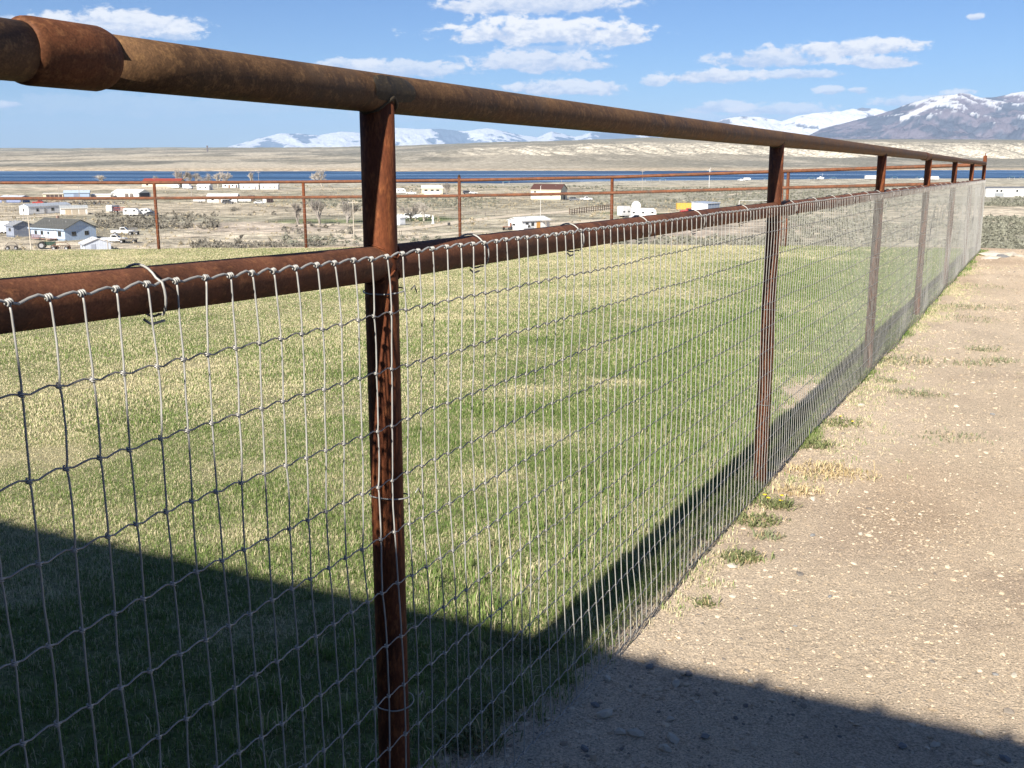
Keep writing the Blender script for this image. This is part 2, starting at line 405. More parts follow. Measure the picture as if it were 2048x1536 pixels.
GM, nd_, lk_, bs = principled('dirt and range land', .95, 0, (.4, .33, .24), .15)
at = nd_('ShaderNodeAttribute', attribute_name='Col')
geo = nd_('ShaderNodeNewGeometry')
dist = nd_('ShaderNodeVectorMath', {0: geo.outputs['Position']}, operation='LENGTH').outputs['Value']
def _noise(scale, det=5.0, rough=.6, vec=None):
    return nd_('ShaderNodeTexNoise', {'Vector': vec or geo.outputs['Position'], 'Scale': scale, 'Detail': det, 'Roughness': rough}).outputs['Fac']
def _mr(v, a, b, c, d): return nd_('ShaderNodeMapRange', {0: v, 1: a, 2: b, 3: c, 4: d}).outputs[0]
def _m(op, a, b): return nd_('ShaderNodeMath', {0: a, 1: b}, operation=op).outputs[0]
na, nb, nc, ndd = _noise(1.3), _noise(26, 6, .75), _noise(150, 4, .75), _noise(.11, 6, .68)
fine = _m('MULTIPLY', _mr(nb, .3, .7, .86, 1.14), _m('MULTIPLY', _mr(nc, .36, .64, .55, 1.42), _mr(na, .3, .7, .9, 1.1)))
coarse = _m('MULTIPLY', _mr(ndd, .36, .64, .45, 1.5), _mr(_noise(.5, 5, .7), .34, .66, .6, 1.38))
fm = _mr(dist, 28, 60, 0, 1)
fac = nd_('ShaderNodeMix', {0: fm, 2: fine, 3: coarse}, data_type='FLOAT').outputs[0]
cm = nd_('ShaderNodeVectorMath', {0: at.outputs['Color'], 1: fac}, operation='MULTIPLY').outputs[0]
peb = nd_('ShaderNodeTexVoronoi', {'Vector': geo.outputs['Position'], 'Scale': 85.0}, feature='F1')
pm = _m('MULTIPLY', _mr(peb.outputs['Distance'], .28, .42, 1, 0), _mr(nd_('ShaderNodeSeparateColor', {0: peb.outputs['Color']}).outputs[0], .68, .74, 0, .5))
pm = _m('MULTIPLY', pm, _mr(dist, 15, 28, 1, 0))
pc = nd_('ShaderNodeMix', {0: nd_('ShaderNodeSeparateColor', {0: peb.outputs['Color']}).outputs[1], 6: (.18, .155, .13, 1), 7: (.62, .53, .42, 1)}, data_type='RGBA').outputs[2]
cm2 = nd_('ShaderNodeMix', {0: pm, 6: cm, 7: pc}, data_type='RGBA').outputs[2]
lk_.new(cm2, bs.inputs['Base Color'])
hgt = _m('ADD', _m('MULTIPLY', nb, 1.0), _m('ADD', _m('MULTIPLY', nc, .6), _m('MULTIPLY', pm, .35)))
b1 = nd_('ShaderNodeBump', {'Height': hgt, 'Strength': _mr(dist, 12, 30, .8, 0), 'Distance': .016})
b2 = nd_('ShaderNodeBump', {'Height': _noise(.16, 7, .7), 'Strength': _mr(dist, 40, 90, 0, .6), 'Distance': 2.5, 'Normal': b1.outputs[0]})
lk_.new(b2.outputs[0], bs.inputs['Normal'])
gv = np.stack([GX, GY, GZ], -1).reshape(-1, 3)
gme = np_mesh('ground', gv, grid_faces(len(rr), len(th))[:, ::-1], GM)
def set_col(me, cols, name='Col'):
    a = me.color_attributes.new(name, 'FLOAT_COLOR', 'POINT')
    a.data.foreach_set('color', np.concatenate([cols, np.ones((len(cols), 1))], 1).astype(np.float32).ravel())
set_col(gme, C.reshape(-1, 3))
link('ground', gme, kind='structure')

# lake
LM, n_, l_, b_ = principled('lake water', .12, 0, (.012, .045, .10), .5)
g_ = n_('ShaderNodeNewGeometry')
mp_ = n_('ShaderNodeMapping', {'Vector': g_.outputs['Position'], 'Scale': (.25, 1, 1)})
w1 = n_('ShaderNodeTexNoise', {'Vector': mp_.outputs[0], 'Scale': .9, 'Detail': 5.0, 'Roughness': .65})
w2 = n_('ShaderNodeTexNoise', {'Vector': n_('ShaderNodeMapping', {'Vector': g_.outputs['Position'], 'Scale': (.0022, .016, 1)}).outputs[0], 'Scale': 1.0, 'Detail': 5.0, 'Roughness': .55})
l_.new(n_('ShaderNodeMapRange', {0: w2.outputs['Fac'], 1: .42, 2: .62, 3: .42, 4: .16}).outputs[0], b_.inputs['Roughness'])
wm = n_('ShaderNodeMix', {0: n_('ShaderNodeMapRange', {0: w2.outputs['Fac'], 1: .4, 2: .65}).outputs[0], 6: (.010, .038, .090, 1), 7: (.03, .085, .17, 1)}, data_type='RGBA')
l_.new(wm.outputs[2], b_.inputs['Base Color'])
l_.new(n_('ShaderNodeBump', {'Height': w1.outputs['Fac'], 'Strength': .5, 'Distance': .35}).outputs[0], b_.inputs['Normal'])
MB().add([(-2600, 600, LAKE_Z), (2600, 600, LAKE_Z), (2600, 1750, LAKE_Z), (-2600, 1750, LAKE_Z)], [(0, 1, 2, 3)]).build('lake_water', LM, kind='structure')

# mountains: real ranges, tens of kilometres away
def mountain_mat(name):
    m, n, l, b = principled(name, .9, 0, (.3, .3, .3), .1)
    a = n('ShaderNodeAttribute', attribute_name='Col')
    g = n('ShaderNodeNewGeometry')
    no = n('ShaderNodeTexNoise', {'Vector': g.outputs['Position'], 'Scale': .006, 'Detail': 8.0, 'Roughness': .7})
    f = n('ShaderNodeMapRange', {0: no.outputs['Fac'], 1: .3, 2: .7, 3: .8, 4: 1.2})
    l.new(n('ShaderNodeVectorMath', {0: a.outputs['Color'], 1: f.outputs[0]}, operation='MULTIPLY').outputs[0], b.inputs['Base Color'])
    l.new(n('ShaderNodeBump', {'Height': no.outputs['Fac'], 'Strength': .8, 'Distance': 90.0}).outputs[0], b.inputs['Normal'])
    return m
MOUNT = mountain_mat('mountain rock and snow')
def mountain_range(name, pts, Yc, front, rock, green, snow_row, seed, rough, snow_amt=1.0, streak=None, snow_soft=15):
    x0, x1 = pts[0][0], pts[-1][0]
    nx, nv = int((x1 - x0) / 1.6), 90
    xs = np.linspace(x0, x1, nx)
    row = np.interp(xs, [p[0] for p in pts], [p[1] for p in pts])
    crest = -slope(row) * Yc
    v = np.concatenate([np.linspace(0, 1, 62), np.linspace(1.04, 1.6, nv - 62)])
    V, XS = np.meshgrid(v, xs, indexing='ij')
    CR = np.broadcast_to(crest, V.shape)
    Y = Yc - front * (1 - V)
    X = (XS - 1024) / wid(HOR) * Y
    prof = np.where(V < 1, .12 * V + .88 * V ** 1.5, 1 - (V - 1) * 1.3)
    L = Yc * .05
    rid = 1 - np.abs(2 * fbm(X / L * 1.6 + Y / L * .4, Y / L * .55, seed, 6) - 1)
    rid2 = 1 - np.abs(2 * fbm(X / L * 5, Y / L * 3.5, seed + 9, 4) - 1)
    amp = CR * rough
    Z = -40 + (CR + 40) * prof + ((rid - .72) * amp * 1.5 + (rid2 - .6) * amp * .5) * np.sin(np.clip(V, 0, 1) * math.pi * .86 + .25).clip(0, 1)
    gz = np.gradient(Z, axis=1) / np.gradient(X, axis=1)
    rowi = 768 + F_PX * ((-Z / Y) * CP - SP) / (CP + (-Z / Y) * SP)
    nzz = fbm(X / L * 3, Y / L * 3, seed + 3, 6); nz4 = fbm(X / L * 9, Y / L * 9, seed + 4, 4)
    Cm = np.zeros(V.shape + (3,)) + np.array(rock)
    Cm = mix3(Cm, sstep(nzz + (nz4 - .5) * .3, .46, .54) * .85, green)  # dark patches; on the nearest range they are cloud shadows painted into the colour
    sr = np.interp(XS, [p[0] for p in snow_row], [p[1] for p in snow_row])
    sn_ = sstep((sr - rowi) / snow_soft - (.30 if snow_soft < 20 else .12 if snow_soft < 30 else .45) + (nzz - .5) * 4 + (rid - .72) * 9 + (nz4 - .5) * 3.5 + (rid2 - .6) * 4, -.1, .35) * snow_amt
    Cm = mix3(Cm, sn_, (.72, .74, .78))
    if streak:
        (ax, ay), (bx, by) = streak
        t = np.clip((XS - ax) / (bx - ax), 0, 1)
        dd = np.abs(rowi - (ay + (by - ay) * t)) + 40 * ((XS < ax) | (XS > bx)) + (nz4 - .5) * 7
        Cm = mix3(Cm, (1 - sstep(dd, 2.5, 5.5)) * .95, (.85, .86, .88))
    me = np_mesh(name, np.stack([X, Y, Z], -1).reshape(-1, 3), grid_faces(len(v), nx), MOUNT)
    set_col(me, Cm.reshape(-1, 3))
    return link(name, me, kind='structure')
mountain_range('mountains', [(1290, 292), (1380, 270), (1440, 240), (1480, 233), (1520, 236), (1560, 244), (1590, 233), (1640, 226), (1680, 223), (1720, 215), (1760, 221), (1800, 232), (1900, 258), (2000, 285)],
               30000, 5200, (.16, .17, .20), (.12, .15, .17), [(1290, 240), (1480, 256), (1600, 254), (1700, 252), (1800, 250), (2000, 240)], 101, .30, .95, None, 44)
mountain_range('mountains', [(430, 300), (470, 290), (530, 274), (560, 268), (600, 267), (640, 271), (680, 264), (720, 266), (760, 260), (790, 256), (840, 259), (885, 256), (930, 263), (975, 257), (1010, 263), (1050, 272), (1075, 275), (1102, 263), (1150, 274), (1180, 266), (1250, 262), (1320, 266), (1420, 285)],
               44000, 5500, (.13, .17, .22), (.10, .14, .18), [(430, 230), (515, 250), (545, 281), (640, 279), (800, 283), (900, 279), (1000, 280), (1040, 278), (1065, 240), (1420, 220)], 121, .26, .85, None, 26)
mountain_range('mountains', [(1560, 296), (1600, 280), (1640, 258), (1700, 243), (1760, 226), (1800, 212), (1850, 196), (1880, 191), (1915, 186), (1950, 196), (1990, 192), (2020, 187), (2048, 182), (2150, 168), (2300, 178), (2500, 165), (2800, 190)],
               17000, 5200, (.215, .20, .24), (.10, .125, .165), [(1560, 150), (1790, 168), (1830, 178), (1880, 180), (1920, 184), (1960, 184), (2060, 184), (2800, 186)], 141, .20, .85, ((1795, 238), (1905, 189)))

# air: haze that fades the far things
hz = MB().box(-53500, 53500, -53500, 53500, float(GZ.min()) - 1.0, 1500)
HZ = bpy.data.materials.new('haze'); HZ.use_nodes = True; HZ.node_tree.nodes.clear()
hn, hl = NT(HZ.node_tree)
pv = hn('ShaderNodeVolumePrincipled', {'Color': (.42, .60, .90, 1), 'Density': 2.1e-5, 'Anisotropy': 0.0})
hl.new(pv.outputs[0], hn('ShaderNodeOutputMaterial').inputs['Volume'])
hz.build('haze', HZ, kind='stuff')

# ------------------------------------------------------------------ near pipe fence
def fp(s, n, z): return np.array([P1[0] + U[0] * s + N[0] * n, P1[1] + U[1] * s + N[1] * n, z])
def rail_z(s, mid=False): return .1042 - .01443 * s - ((.2963 - .0125 * np.clip(-s, 0, 1.2)) if mid else 0)
SP_ = 3.1272
RNG = random.Random(7)
near_fence = empty('pipe_fence', fp(0, 0, -1.42), 0, 'rusty pipe fence with wire mesh, running from the near left away to the far right', 'fence', 'rusty pipe fences round the lawn')
NO = Vector(near_fence.location)
def off(p): return np.asarray(p) - np.array(NO)
def tube_obj(name, pts, r, mt, parent, sides=24, smooth=True, **kw):
    m = MB().tube([off(p) for p in pts], r, sides)
    return m.build(name, mt, parent, smooth, **kw)
def px_to_s(x, y, n=.037):
    d = np.array([x - 1024, wid(y), -(F_PX * SP - (768 - y) * CP)])
    t = ((P1 + N * n) @ N) / (d[:2] @ N)
    return float((d[:2] * t - P1) @ U), float(d[2] * t)
END = 6 * SP_ + .95
END = 19.7 if END < 19.7 else END
posts_s = [-SP_, 0.0, SP_ - .07, 2 * SP_, 3 * SP_, 4 * SP_, 5 * SP_, 6 * SP_]
S_END = posts_s[-1]
S_WALL = -3.75
# rails (slight sag and wobble of real pipe)
def rail_pts(s0, s1, mid, k=60, seed=1):
    ss = np.linspace(s0, s1, k)
    return [fp(s, (vnoise(s * .4, 0, seed) - .5) * .006, rail_z(s, mid) + (vnoise(s * .5, 5, seed) - .5) * .006) for s in ss]
c0, c1 = px_to_s(38, 90, 0)[0], px_to_s(206, 115, 0)[0]
cf = px_to_s(1850, 312, 0)[0]
tube_obj('top_rail', rail_pts(S_WALL, (c0 + c1) / 2, False, 20), .0338, MR['rail_top'], near_fence)
tube_obj('top_rail', rail_pts((c0 + c1) / 2 + .002, cf, False, 50), .0335, MR['rail_top'], near_fence)
tube_obj('top_rail', rail_pts(cf + .002, S_END + .05, False, 30), .031, MR['rail_top'], near_fence)
tube_obj('middle_rail', rail_pts(S_WALL, S_END + .03, True, 90, 3), .0318, MR['rail'], near_fence)
def coupling(a, b, r, ri):
    L = b - a
    prof = [(0, ri), (0, r - .004), (.004, r - .001), (.012, r), (L - .014, r), (L - .005, r - .0025), (L, ri + .001)]
    m = MB()
    m.tube([off(fp(a + q[0] + i * 1e-5, 0, rail_z(a + q[0]))) for i, q in enumerate(prof)], [q[1] for q in prof], 32)
    o = m.build('pipe_coupling', MR['coupling'], near_fence, True)
    md = o.modifiers.new('edges', 'EDGE_SPLIT'); md.split_angle = math.radians(40)
    return o
coupling(c0, c1, .0388, .0335)
coupling(cf - .13, cf + .13, .0385, .03)
for i, s in enumerate(posts_s):
    top = rail_z(s) + (.13 if i == 7 else 0)
    gz = float(near_z(*fp(s, 0, 0)[:2])) - .12
    lean = [0, .004, 0, .01, 0, -.006, .004, 0][i]
    ss = np.linspace(0, 1, 10)
    tube_obj('post', [fp(s + lean * (t - .5), 0, top + (gz - top) * t) for t in ss], .0305, MR['post'], near_fence)
    # weld beads round the joints
    for mid in (False, True):
        zc = rail_z(s, mid)
        for sg in ((-1,) if not mid else (1, -1)):
            pts = []
            for k in range(25):
                a = k / 24 * 2 * math.pi
                r = .0318 + (vnoise(k * .9, i, 3) - .5) * .002
                x, y = r * math.cos(a), r * math.sin(a)
                rz = math.sqrt(max(.0335 ** 2 - min(abs(y), .0325) ** 2, 0))
                pts.append(fp(s + x, y, zc + sg * (rz + .0015)))
            m = MB().tube([off(p) for p in pts], (.0020 if mid else .0036) * (1 + .3 * np.sin(np.arange(25) * 2.1)), 7)
            m.build('weld_bead', MR['post' if mid else 'weld'], near_fence, True)
# ground plate patch on the first post's joint with the top rail
pl = MB()
vs, fs = [], []
for r in (.0352, .0338):
    for j in range(13):
        for k in range(9):
            a = math.radians(-28 + k * 9.5)
            s_ = -.055 + j * .0105
            w = 1 - .25 * (abs(j - 6) / 6) ** 4
            vs.append(off(fp(s_, math.cos(a) * r, rail_z(s_) + math.sin(a) * r * w)))
for L in (0, 1):
    for j in range(12):
        for k in range(8):
            q = L * 117 + j * 9 + k
            fs.append((q, q + 1, q + 10, q + 9))
pl.add(vs, fs).build('weld_patch', MR['weld'], near_fence, True)
# square cap on the corner post
pc_ = MB().box(-.03, .03, -.004, .004, 0, .05)
for sx in (-.028, .028):
    MB().tube([off(fp(S_END + sx, 0, rail_z(S_END) + .02)), off(fp(S_END + sx, 0, rail_z(S_END) + .17))], .006, 8).build('bracket', MR['post'], near_fence)

# woven wire: line wires, stays, knots
I0, I1, NL = -60, 389, 13
def node(i, k):
    s = -.0895 + .0508 * i
    if s > S_END - .02: s = S_END - .02
    fade = math.exp(-max(k, 0) * .0)
    js = (float(vnoise(i * .9, k * .8, 301)) - .5) * .009 + (float(vnoise(i * .13, k * .33, 302)) - .5) * .010
    jz = (float(vnoise(i * .21, k * 2.7, 303)) - .5) * .007 + (float(vnoise(i * 1.1, k * 3.1, 304)) - .5) * .003
    jn = (float(vnoise(i * .06, k * .25, 305)) - .5) * .022 * min(k, 4) / 4 + (float(vnoise(i * .5, k * .9, 306)) - .5) * .004
    n = .0375 + jn + (.004 if k else 0)
    z = rail_z(s) - .2781 - k * .1016 + jz * (1 if k else .6)
    if k == NL - 1: z = max(z, FZ0 + FZS * s + .004)
    if k > 9: n += (k - 9) * .006 * (float(vnoise(i * .05, 0, 307)))
    return fp(s + js, n, z)
NODES = {(i, k): node(i, k) for i in range(I0, I1 + 1) for k in range(NL)}
zax = np.array([0, 0, 1.0])
def line_wire(k):
    pts = []
    for i in range(I0, I1):
        a, b = NODES[i, k], NODES[i + 1, k]
        amp = (.0034 if k == 0 else .0030) * (.7 + .6 * float(vnoise(i * 2.3, k, 311)))
        nsub = 4 if i < 60 else 2
        wv = [0, -.75, .35, 1.0] if nsub == 4 else [0, .5]
        for q in range(nsub):
            pts.append(off(a + (b - a) * q / nsub + zax * amp * wv[q]))
    pts.append(off(NODES[I1, k]))
    return MB().tube(pts, .0019 if k == 0 else .00128, 6)
for k in range(NL):
    line_wire(k).build('line_wire', WIRE if k == 0 else LINEW, near_fence, True)
def proj(p):
    d = p[1] * CP - p[2] * SP; u = p[1] * SP + p[2] * CP
    return 1024 + F_PX * p[0] / d, 768 - F_PX * u / d, d
def stay_pts(i):
    pts = []
    for k in range(NL - 1):
        a, b = NODES[i, k], NODES[i, k + 1]
        bul = (float(vnoise(i * 1.7, k * 1.3, 321)) - .5) * .006
        near = i < 110
        for q in ((0, .12, .5, .88) if near else (0, .5)):
            w = math.sin(q * math.pi)
            pts.append(off(a + (b - a) * q + np.array([U[0], U[1], 0]) * (bul * w + (.0012 if near and q else 0)) + np.array([N[0], N[1], 0]) * .0015))
    pts.append(off(NODES[i, NL - 1]))
    return pts
order = sorted(range(I0, I1 + 1), key=lambda i: (0 if -60 < proj(NODES[i, 0])[0] < 2100 and proj(NODES[i, 0])[2] > .2 else 1, abs(proj(NODES[i, 0])[2])))
single = set(order[:300])
rest = MB()
for i in range(I0, I1 + 1):
    if i in single:
        MB().tube(stay_pts(i), (.00145 if i < 70 else .0014 if i < 120 else .0012), 5 if i < 110 else 4).build('stay_wire', WIRE, near_fence, True)
    else:
        rest.tube(stay_pts(i), .00135, 4)
rest.build('stay_wire', WIRE, near_fence, True, kind='stuff')
# knots
def helix(axis, e1, e2, r, turns, pitch, wr, per=9, sides=4):
    m = int(turns * per) + 1
    t = np.arange(m) / per
    pts = np.outer((t - turns / 2) * pitch, axis) + r * (np.cos(2 * math.pi * t)[:, None] * e1 + np.sin(2 * math.pi * t)[:, None] * e2)
    return MB().tube(pts, wr, sides)
u3 = np.array([U[0], U[1], 0]); n3_ = np.array([N[0], N[1], 0])
KNOTW = simple('wire knot steel', (.36, .35, .33), .45, .5, .3, 60.0, spec=.4)
top_knot = helix(u3, zax, n3_, .0036, 2.4, .0032, .00135, 10, 5)
mid_knot = helix(zax, u3, n3_, .0028, 1.8, .0036, .00115, 10, 4)
mid_knot.tube([u3 * -.0055 + n3_ * .001, n3_ * .0032, u3 * .0055 + n3_ * .001], .0012, 4)
me_t = mesh_from('knot', top_knot.v, top_knot.f, WIRE, True)
me_m = mesh_from('knot', mid_knot.v, mid_knot.f, KNOTW, True)
small = helix(zax, u3, n3_, .0026, 1.1, .004, .0014, 6, 3)
cand = []
for (i, k), p in NODES.items():
    x, y, d = proj(p)
    if d > .2 and -20 < x < 2070 and -20 < y < 1560: cand.append((d, i, k))
cand.sort()
first = {(i, k) for d, i, k in cand[:300]}
for i, k in first:
    o = link('knot', me_t if k == 0 else me_m, near_fence, loc=off(NODES[i, k]) + (0 if k == 0 else n3_ * .0006))
    o.rotation_euler = (RNG.uniform(-.15, .15), RNG.uniform(-.15, .15), RNG.uniform(-.25, .25))
rk = MB()
sv = np.array(small.v); tv = np.array(top_knot.v)
for (i, k), p in NODES.items():
    if (i, k) in first or i > 200 or i < -30: continue
    if k == 0 and i < 120: rk.add(tv + off(p), top_knot.f)
    else: rk.add(sv * (1 if k else 1.5) + off(p), small.f)
rk.build('knot', KNOTW, near_fence, True, kind='stuff')
# tie wires holding the mesh to the rail and to the posts
def rail_tie(s, sl=.032, r=.0355):
    pts = []
    for k in range(30):
        t = k / 29
        a = math.radians(205 - t * 385)          # from behind, over the top, down the front, under
        rr_ = r + (.006 if -60 < math.degrees(a) < 20 else 0) * 1
        pts.append(off(fp(s - sl + 2 * sl * min(t * 1.25, 1) * .5 + .004 * math.sin(t * 9), rr_ * math.cos(a), rail_z(s, True) + rr_ * math.sin(a))))
    m = MB().tube(pts, .0018, 5)
    q = fp(s - sl * .3, -.005, rail_z(s, True) - r - .003)
    m.tube([off(q), off(q + u3 * .006 - zax * .006 + n3_ * .004), off(q + u3 * .018 - zax * .009 - n3_ * .002), off(q + u3 * .034 - zax * .006 + n3_ * .004)], .0019, 5)
    return m.build('wire_tie', WIRE, near_fence, True)
for x, y in [(340, 560), (980, 500), (1169, 482), (1303, 465), (1409, 450), (1501, 438), (1592, 425), (1638, 418), (1675, 411), (1708, 406), (1740, 401), (1763, 397), (1787, 393),
             (1801, 390), (1819, 387), (1836, 384), (1850, 381), (1863, 379), (1875, 377), (1886, 375), (1896, 373), (1906, 371), (1915, 370), (1924, 368), (1933, 367), (1941, 366), (1948, 365)]:
    rail_tie(px_to_s(x, y)[0])
def post_tie(s, z, tilt=.0):
    pts = [off(fp(s + .0335 * math.cos(a), .0335 * math.sin(a) + (.009 if math.sin(a) > .3 else 0), z + tilt * math.cos(a))) for a in np.linspace(-1.9, 4.3, 26)]
    m = MB().tube(pts, .0014, 5)
    e = fp(s + .034, .04, z)
    m.tube([off(e), off(e + u3 * .012 + zax * .006), off(e + u3 * .02 - zax * .008)], .0014, 4)
    return m.build('wire_tie', WIRE, near_fence, True)
for s in posts_s:
    post_tie(s, rail_z(s) - .345, .003)
    post_tie(s, rail_z(s) - .73, -.004)
    post_tie(s, rail_z(s) - 1.15, .004)

# ------------------------------------------------------------------ far fence along the end of the lawn
FP = [(-13.6, 21.9), (-10.45, 21.75), (-7.22, 21.9), (-4.25, 22.1), (-1.06, 21.8), (2.0, 21.7), (5.22, 20.55)]
corner = fp(S_END, 0, 0)[:2]
FP.append((float(corner[0]), float(corner[1])))
FT_Z = [-.56, -.575, -.575, -.565, -.525, -.462, -.325, rail_z(S_END) - .02]
far_fence = empty('pipe_fence', (FP[3][0], FP[3][1], -1.98), 0, 'thin rusty pipe fence across the far end of the lawn', 'fence', 'rusty pipe fences round the lawn')
FO = np.array(far_fence.location)
fz = lambda x: np.interp(x, [p[0] for p in FP], FT_Z)
fy = lambda x: np.interp(x, [p[0] for p in FP], [p[1] for p in FP])
xsr = np.linspace(FP[0][0], FP[-1][0], 70)
for d_, nm in ((0, 'top_rail'), (-.31, 'middle_rail')):
    MB().tube([np.array([x, fy(x), fz(x) + d_]) - FO for x in xsr], .031, 12).build(nm, MR['rail'], far_fence, True)
for j, (x, y) in enumerate(FP[:-1]):
    zt = fz(x) + (.07 if j == 4 else .0)
    gz = float(near_z(x, y)) - .4
    o = MB().tube([np.array([x, y, zt]) - FO, np.array([x + .01, y, gz]) - FO], .031, 12).build('post', MR['post'], far_fence, True)
    if j == 4: MB().tube([np.array([x, y, zt]) - FO, np.array([x, y, zt + .04]) - FO], .024, 10).build('post_cap', MR['weld'], far_fence, True)
    if j == 6:
        MB().tube([np.array([x - .09, y + .02, fz(x) - .02]) - FO, np.array([x - .06, y, gz]) - FO], .014, 8).build('stake', MR['post'], far_fence, True)
mw = MB()
for k in range(12):
    mw.tube([np.array([x, fy(x) - .034, fz(x) - .33 - k * .1016]) - FO for x in xsr], .0012, 3)
for x in np.arange(FP[0][0], FP[-1][0] - .02, .0508):
    mw.tube([np.array([x, fy(x) - .036, fz(x) - .33]) - FO, np.array([x, fy(x) - .036, fz(x) - .33 - 11 * .1016]) - FO], .0013, 3)
mw.build('wire_mesh', WIRE, far_fence, False, kind='stuff')

# ------------------------------------------------------------------ house behind the photographer, whose eave throws the foreground shadow
S_EAVE = 1.11 - 2.87 * math.cos(SUN_OFF) / math.tan(SUN_EL)
ang = math.atan2(U[1], U[0])
house = empty('house', fp(S_EAVE - 4.4, -2.5, -1.36), ang, 'low tan ranch house behind the viewer whose eave shades the ground', 'house')
SID = simple('tan siding', (.42, .36, .27), .8, var=.08)
ROOFM = simple('brown ribbed roof metal', (.16, .10, .07), .5, .5, .1)
TRIM = simple('cream trim paint', (.6, .56, .48), .6)
GLASS = principled('dark window glass', .06, 0, (.02, .025, .03), .6)[0]
hw = MB()                                   # local x runs along the fence direction, y across
hw.box(-8, 3.9, -9, 7, -.1, 2.62)
hw.build('wall', SID, house)
rfm = MB()
ez = 2.81
rfm.prism([(4.4, ez), (4.4, ez - .03), (-2.05, ez + 1.6), (-8.5, ez - .03), (-8.5, ez), (-2.05, ez + 1.64)], -9.6, 7.6)
rf = rfm.build('roof', ROOFM, house)
for y in np.arange(-9.5, 7.6, .31):
    MB().prism([(4.41, ez + .002), (4.41, ez + .018), (-2.05, ez + 1.67), (-2.05, ez + 1.642)], y, y + .03).build('roof_rib', ROOFM, rf)
MB().box(4.36, 4.39, -9.6, 7.6, ez - .2, ez - .03).build('fascia', TRIM, house)
for y in (-6, -2.2, 2.0):
    w_ = MB().box(3.9, 3.94, y, y + 1.3, .95, 2.1).build('window', TRIM, house)
    MB().box(3.94, 3.95, y + .06, y + 1.24, 1.01, 2.04).build('pane', GLASS, w_)
d_ = MB().box(3.9, 3.95, .2, 1.1, 0, 2.05).build('door', TRIM, house)
MB().tube([(3.96, .3, 1.0), (3.99, .3, 1.0)], .03, 8).build('handle', WIRE, d_)

# ------------------------------------------------------------------ lawn
def fp2(s, n): return P1[0] + U[0] * s + N[0] * n, P1[1] + U[1] * s + N[1] * n
ls = np.concatenate([np.arange(-3.6, 6, .08), np.arange(6, 24, .2)])
ln = np.concatenate([-np.geomspace(.02, 26, 120)[::-1], [.05, .2, .4]])
LN, LS = np.meshgrid(ln, ls)
LX, LY = fp2(LS, LN)
LX, LY = np.array(LX), np.array(LY)
def lawn_mask(X, Y):
    """1 inside the turf, 0 on bare ground, ragged at the border"""
    s, n = sn(X, Y)
    edge = .035 - .38 * (1 - sstep(s, -.6, 1.3)) + (fbm(s * 1.7, n * .6, 201, 4) - .5) * .26
    a = sstep(edge - n, -.03, .07)
    b = sstep(np.interp(X, YE_X, YE_Y) - .35 + (fbm(X * .8, 1.5, 203) - .5) * .5 - Y, -.05, .15)
    c = sstep(n + 24, 0, 1)
    strag = (fbm(s * 9, n * 9, 207, 3) > .62) * sstep(n - edge, .35, .0) * (n < .02) * .8
    bx_, by_ = s - 5.1, n + .27
    a = a * sstep(np.hypot(bx_ / .75, by_ / .15) + (fbm(s * 3, n * 4, 209, 3) - .5) * .9, .75, 1.05)
    return np.maximum(a, strag) * b * c * (s < 19.4 + n * 0)
def dry_amount(X, Y):
    d = fbm(X * .55, Y * .55, 211, 4) * .62 + fbm(X * 2.6, Y * 2.6, 212, 4) * .38
    d = .26 + .40 * sstep(d, .34, .66) + .25 * (fbm(X * 7, Y * 7, 218, 3) - .5)
    grn = sstep(fbm(X * .33 + 3, Y * .33, 213, 3), .5, .66)
    d = d * (1 - .35 * grn) + .24 * sstep(-sn(X, Y)[1], 1.2, 5) - .10
    s, n = sn(X, Y)
    d = d + .15 * sstep(Y, 8, 18) * sstep(-n, 2, 9)
    d = d - .35 * (1 - sstep(-n, .5, 2.6)) * sstep(s, 1.0, 4)
    for px, py, r in [(1075, 822, .32), (1000, 1015, .22), (965, 1168, .22), (1460, 735, .3), (1040, 930, .3), (1590, 800, .45), (360, 745, .5), (100, 960, .4), (460, 1000, .35), (200, 790, .4), (1250, 800, .3), (1100, 1240, .12), (590, 570, .6), (900, 640, .5), (1600, 740, .4), (470, 1150, .25), (520, 1370, .2), (60, 1290, .22)]:
        Yq = -(-1.62) / slope(py); Xq = (px - 1024) / wid(py) * Yq
        q = np.hypot((X - Xq) / 1.3, Y - Yq) / r + (fbm(X * 5, Y * 5, 215) - .5)
        d = d + .36 * (1 - sstep(q * 1.5, .4, 1.3))
    for px, py, r in [(590, 760, .5), (950, 770, .45), (1130, 760, .5), (1180, 990, .3), (660, 900, .3), (330, 640, .5), (1080, 700, .5), (1450, 680, .6), (1020, 870, .3)]:
        Yq = 1.62 / slope(py); Xq = (px - 1024) / wid(py) * Yq
        q = np.hypot((X - Xq) / 1.5, Y - Yq) / r + (fbm(X * 5, Y * 5, 216) - .5)
        d = d - .25 * (1 - sstep(q, .2, 1.3))
    return np.clip(d, 0, 1)
LMK = lawn_mask(LX, LY)
LZ = near_z(LX, LY) - .03 + .042 * LMK + (fbm(LX * 1.2, LY * 1.2, 205) - .5) * .02 * LMK
TM, n_, l_, b_ = principled('turf soil and thatch', .95, 0, (.2, .18, .1), .1)
a_ = n_('ShaderNodeAttribute', attribute_name='Col')
g_ = n_('ShaderNodeNewGeometry')
t1 = n_('ShaderNodeTexNoise', {'Vector': g_.outputs['Position'], 'Scale': 70.0, 'Detail': 5.0, 'Roughness': .7})
t2 = n_('ShaderNodeTexNoise', {'Vector': g_.outputs['Position'], 'Scale': 9.0, 'Detail': 5.0, 'Roughness': .7})
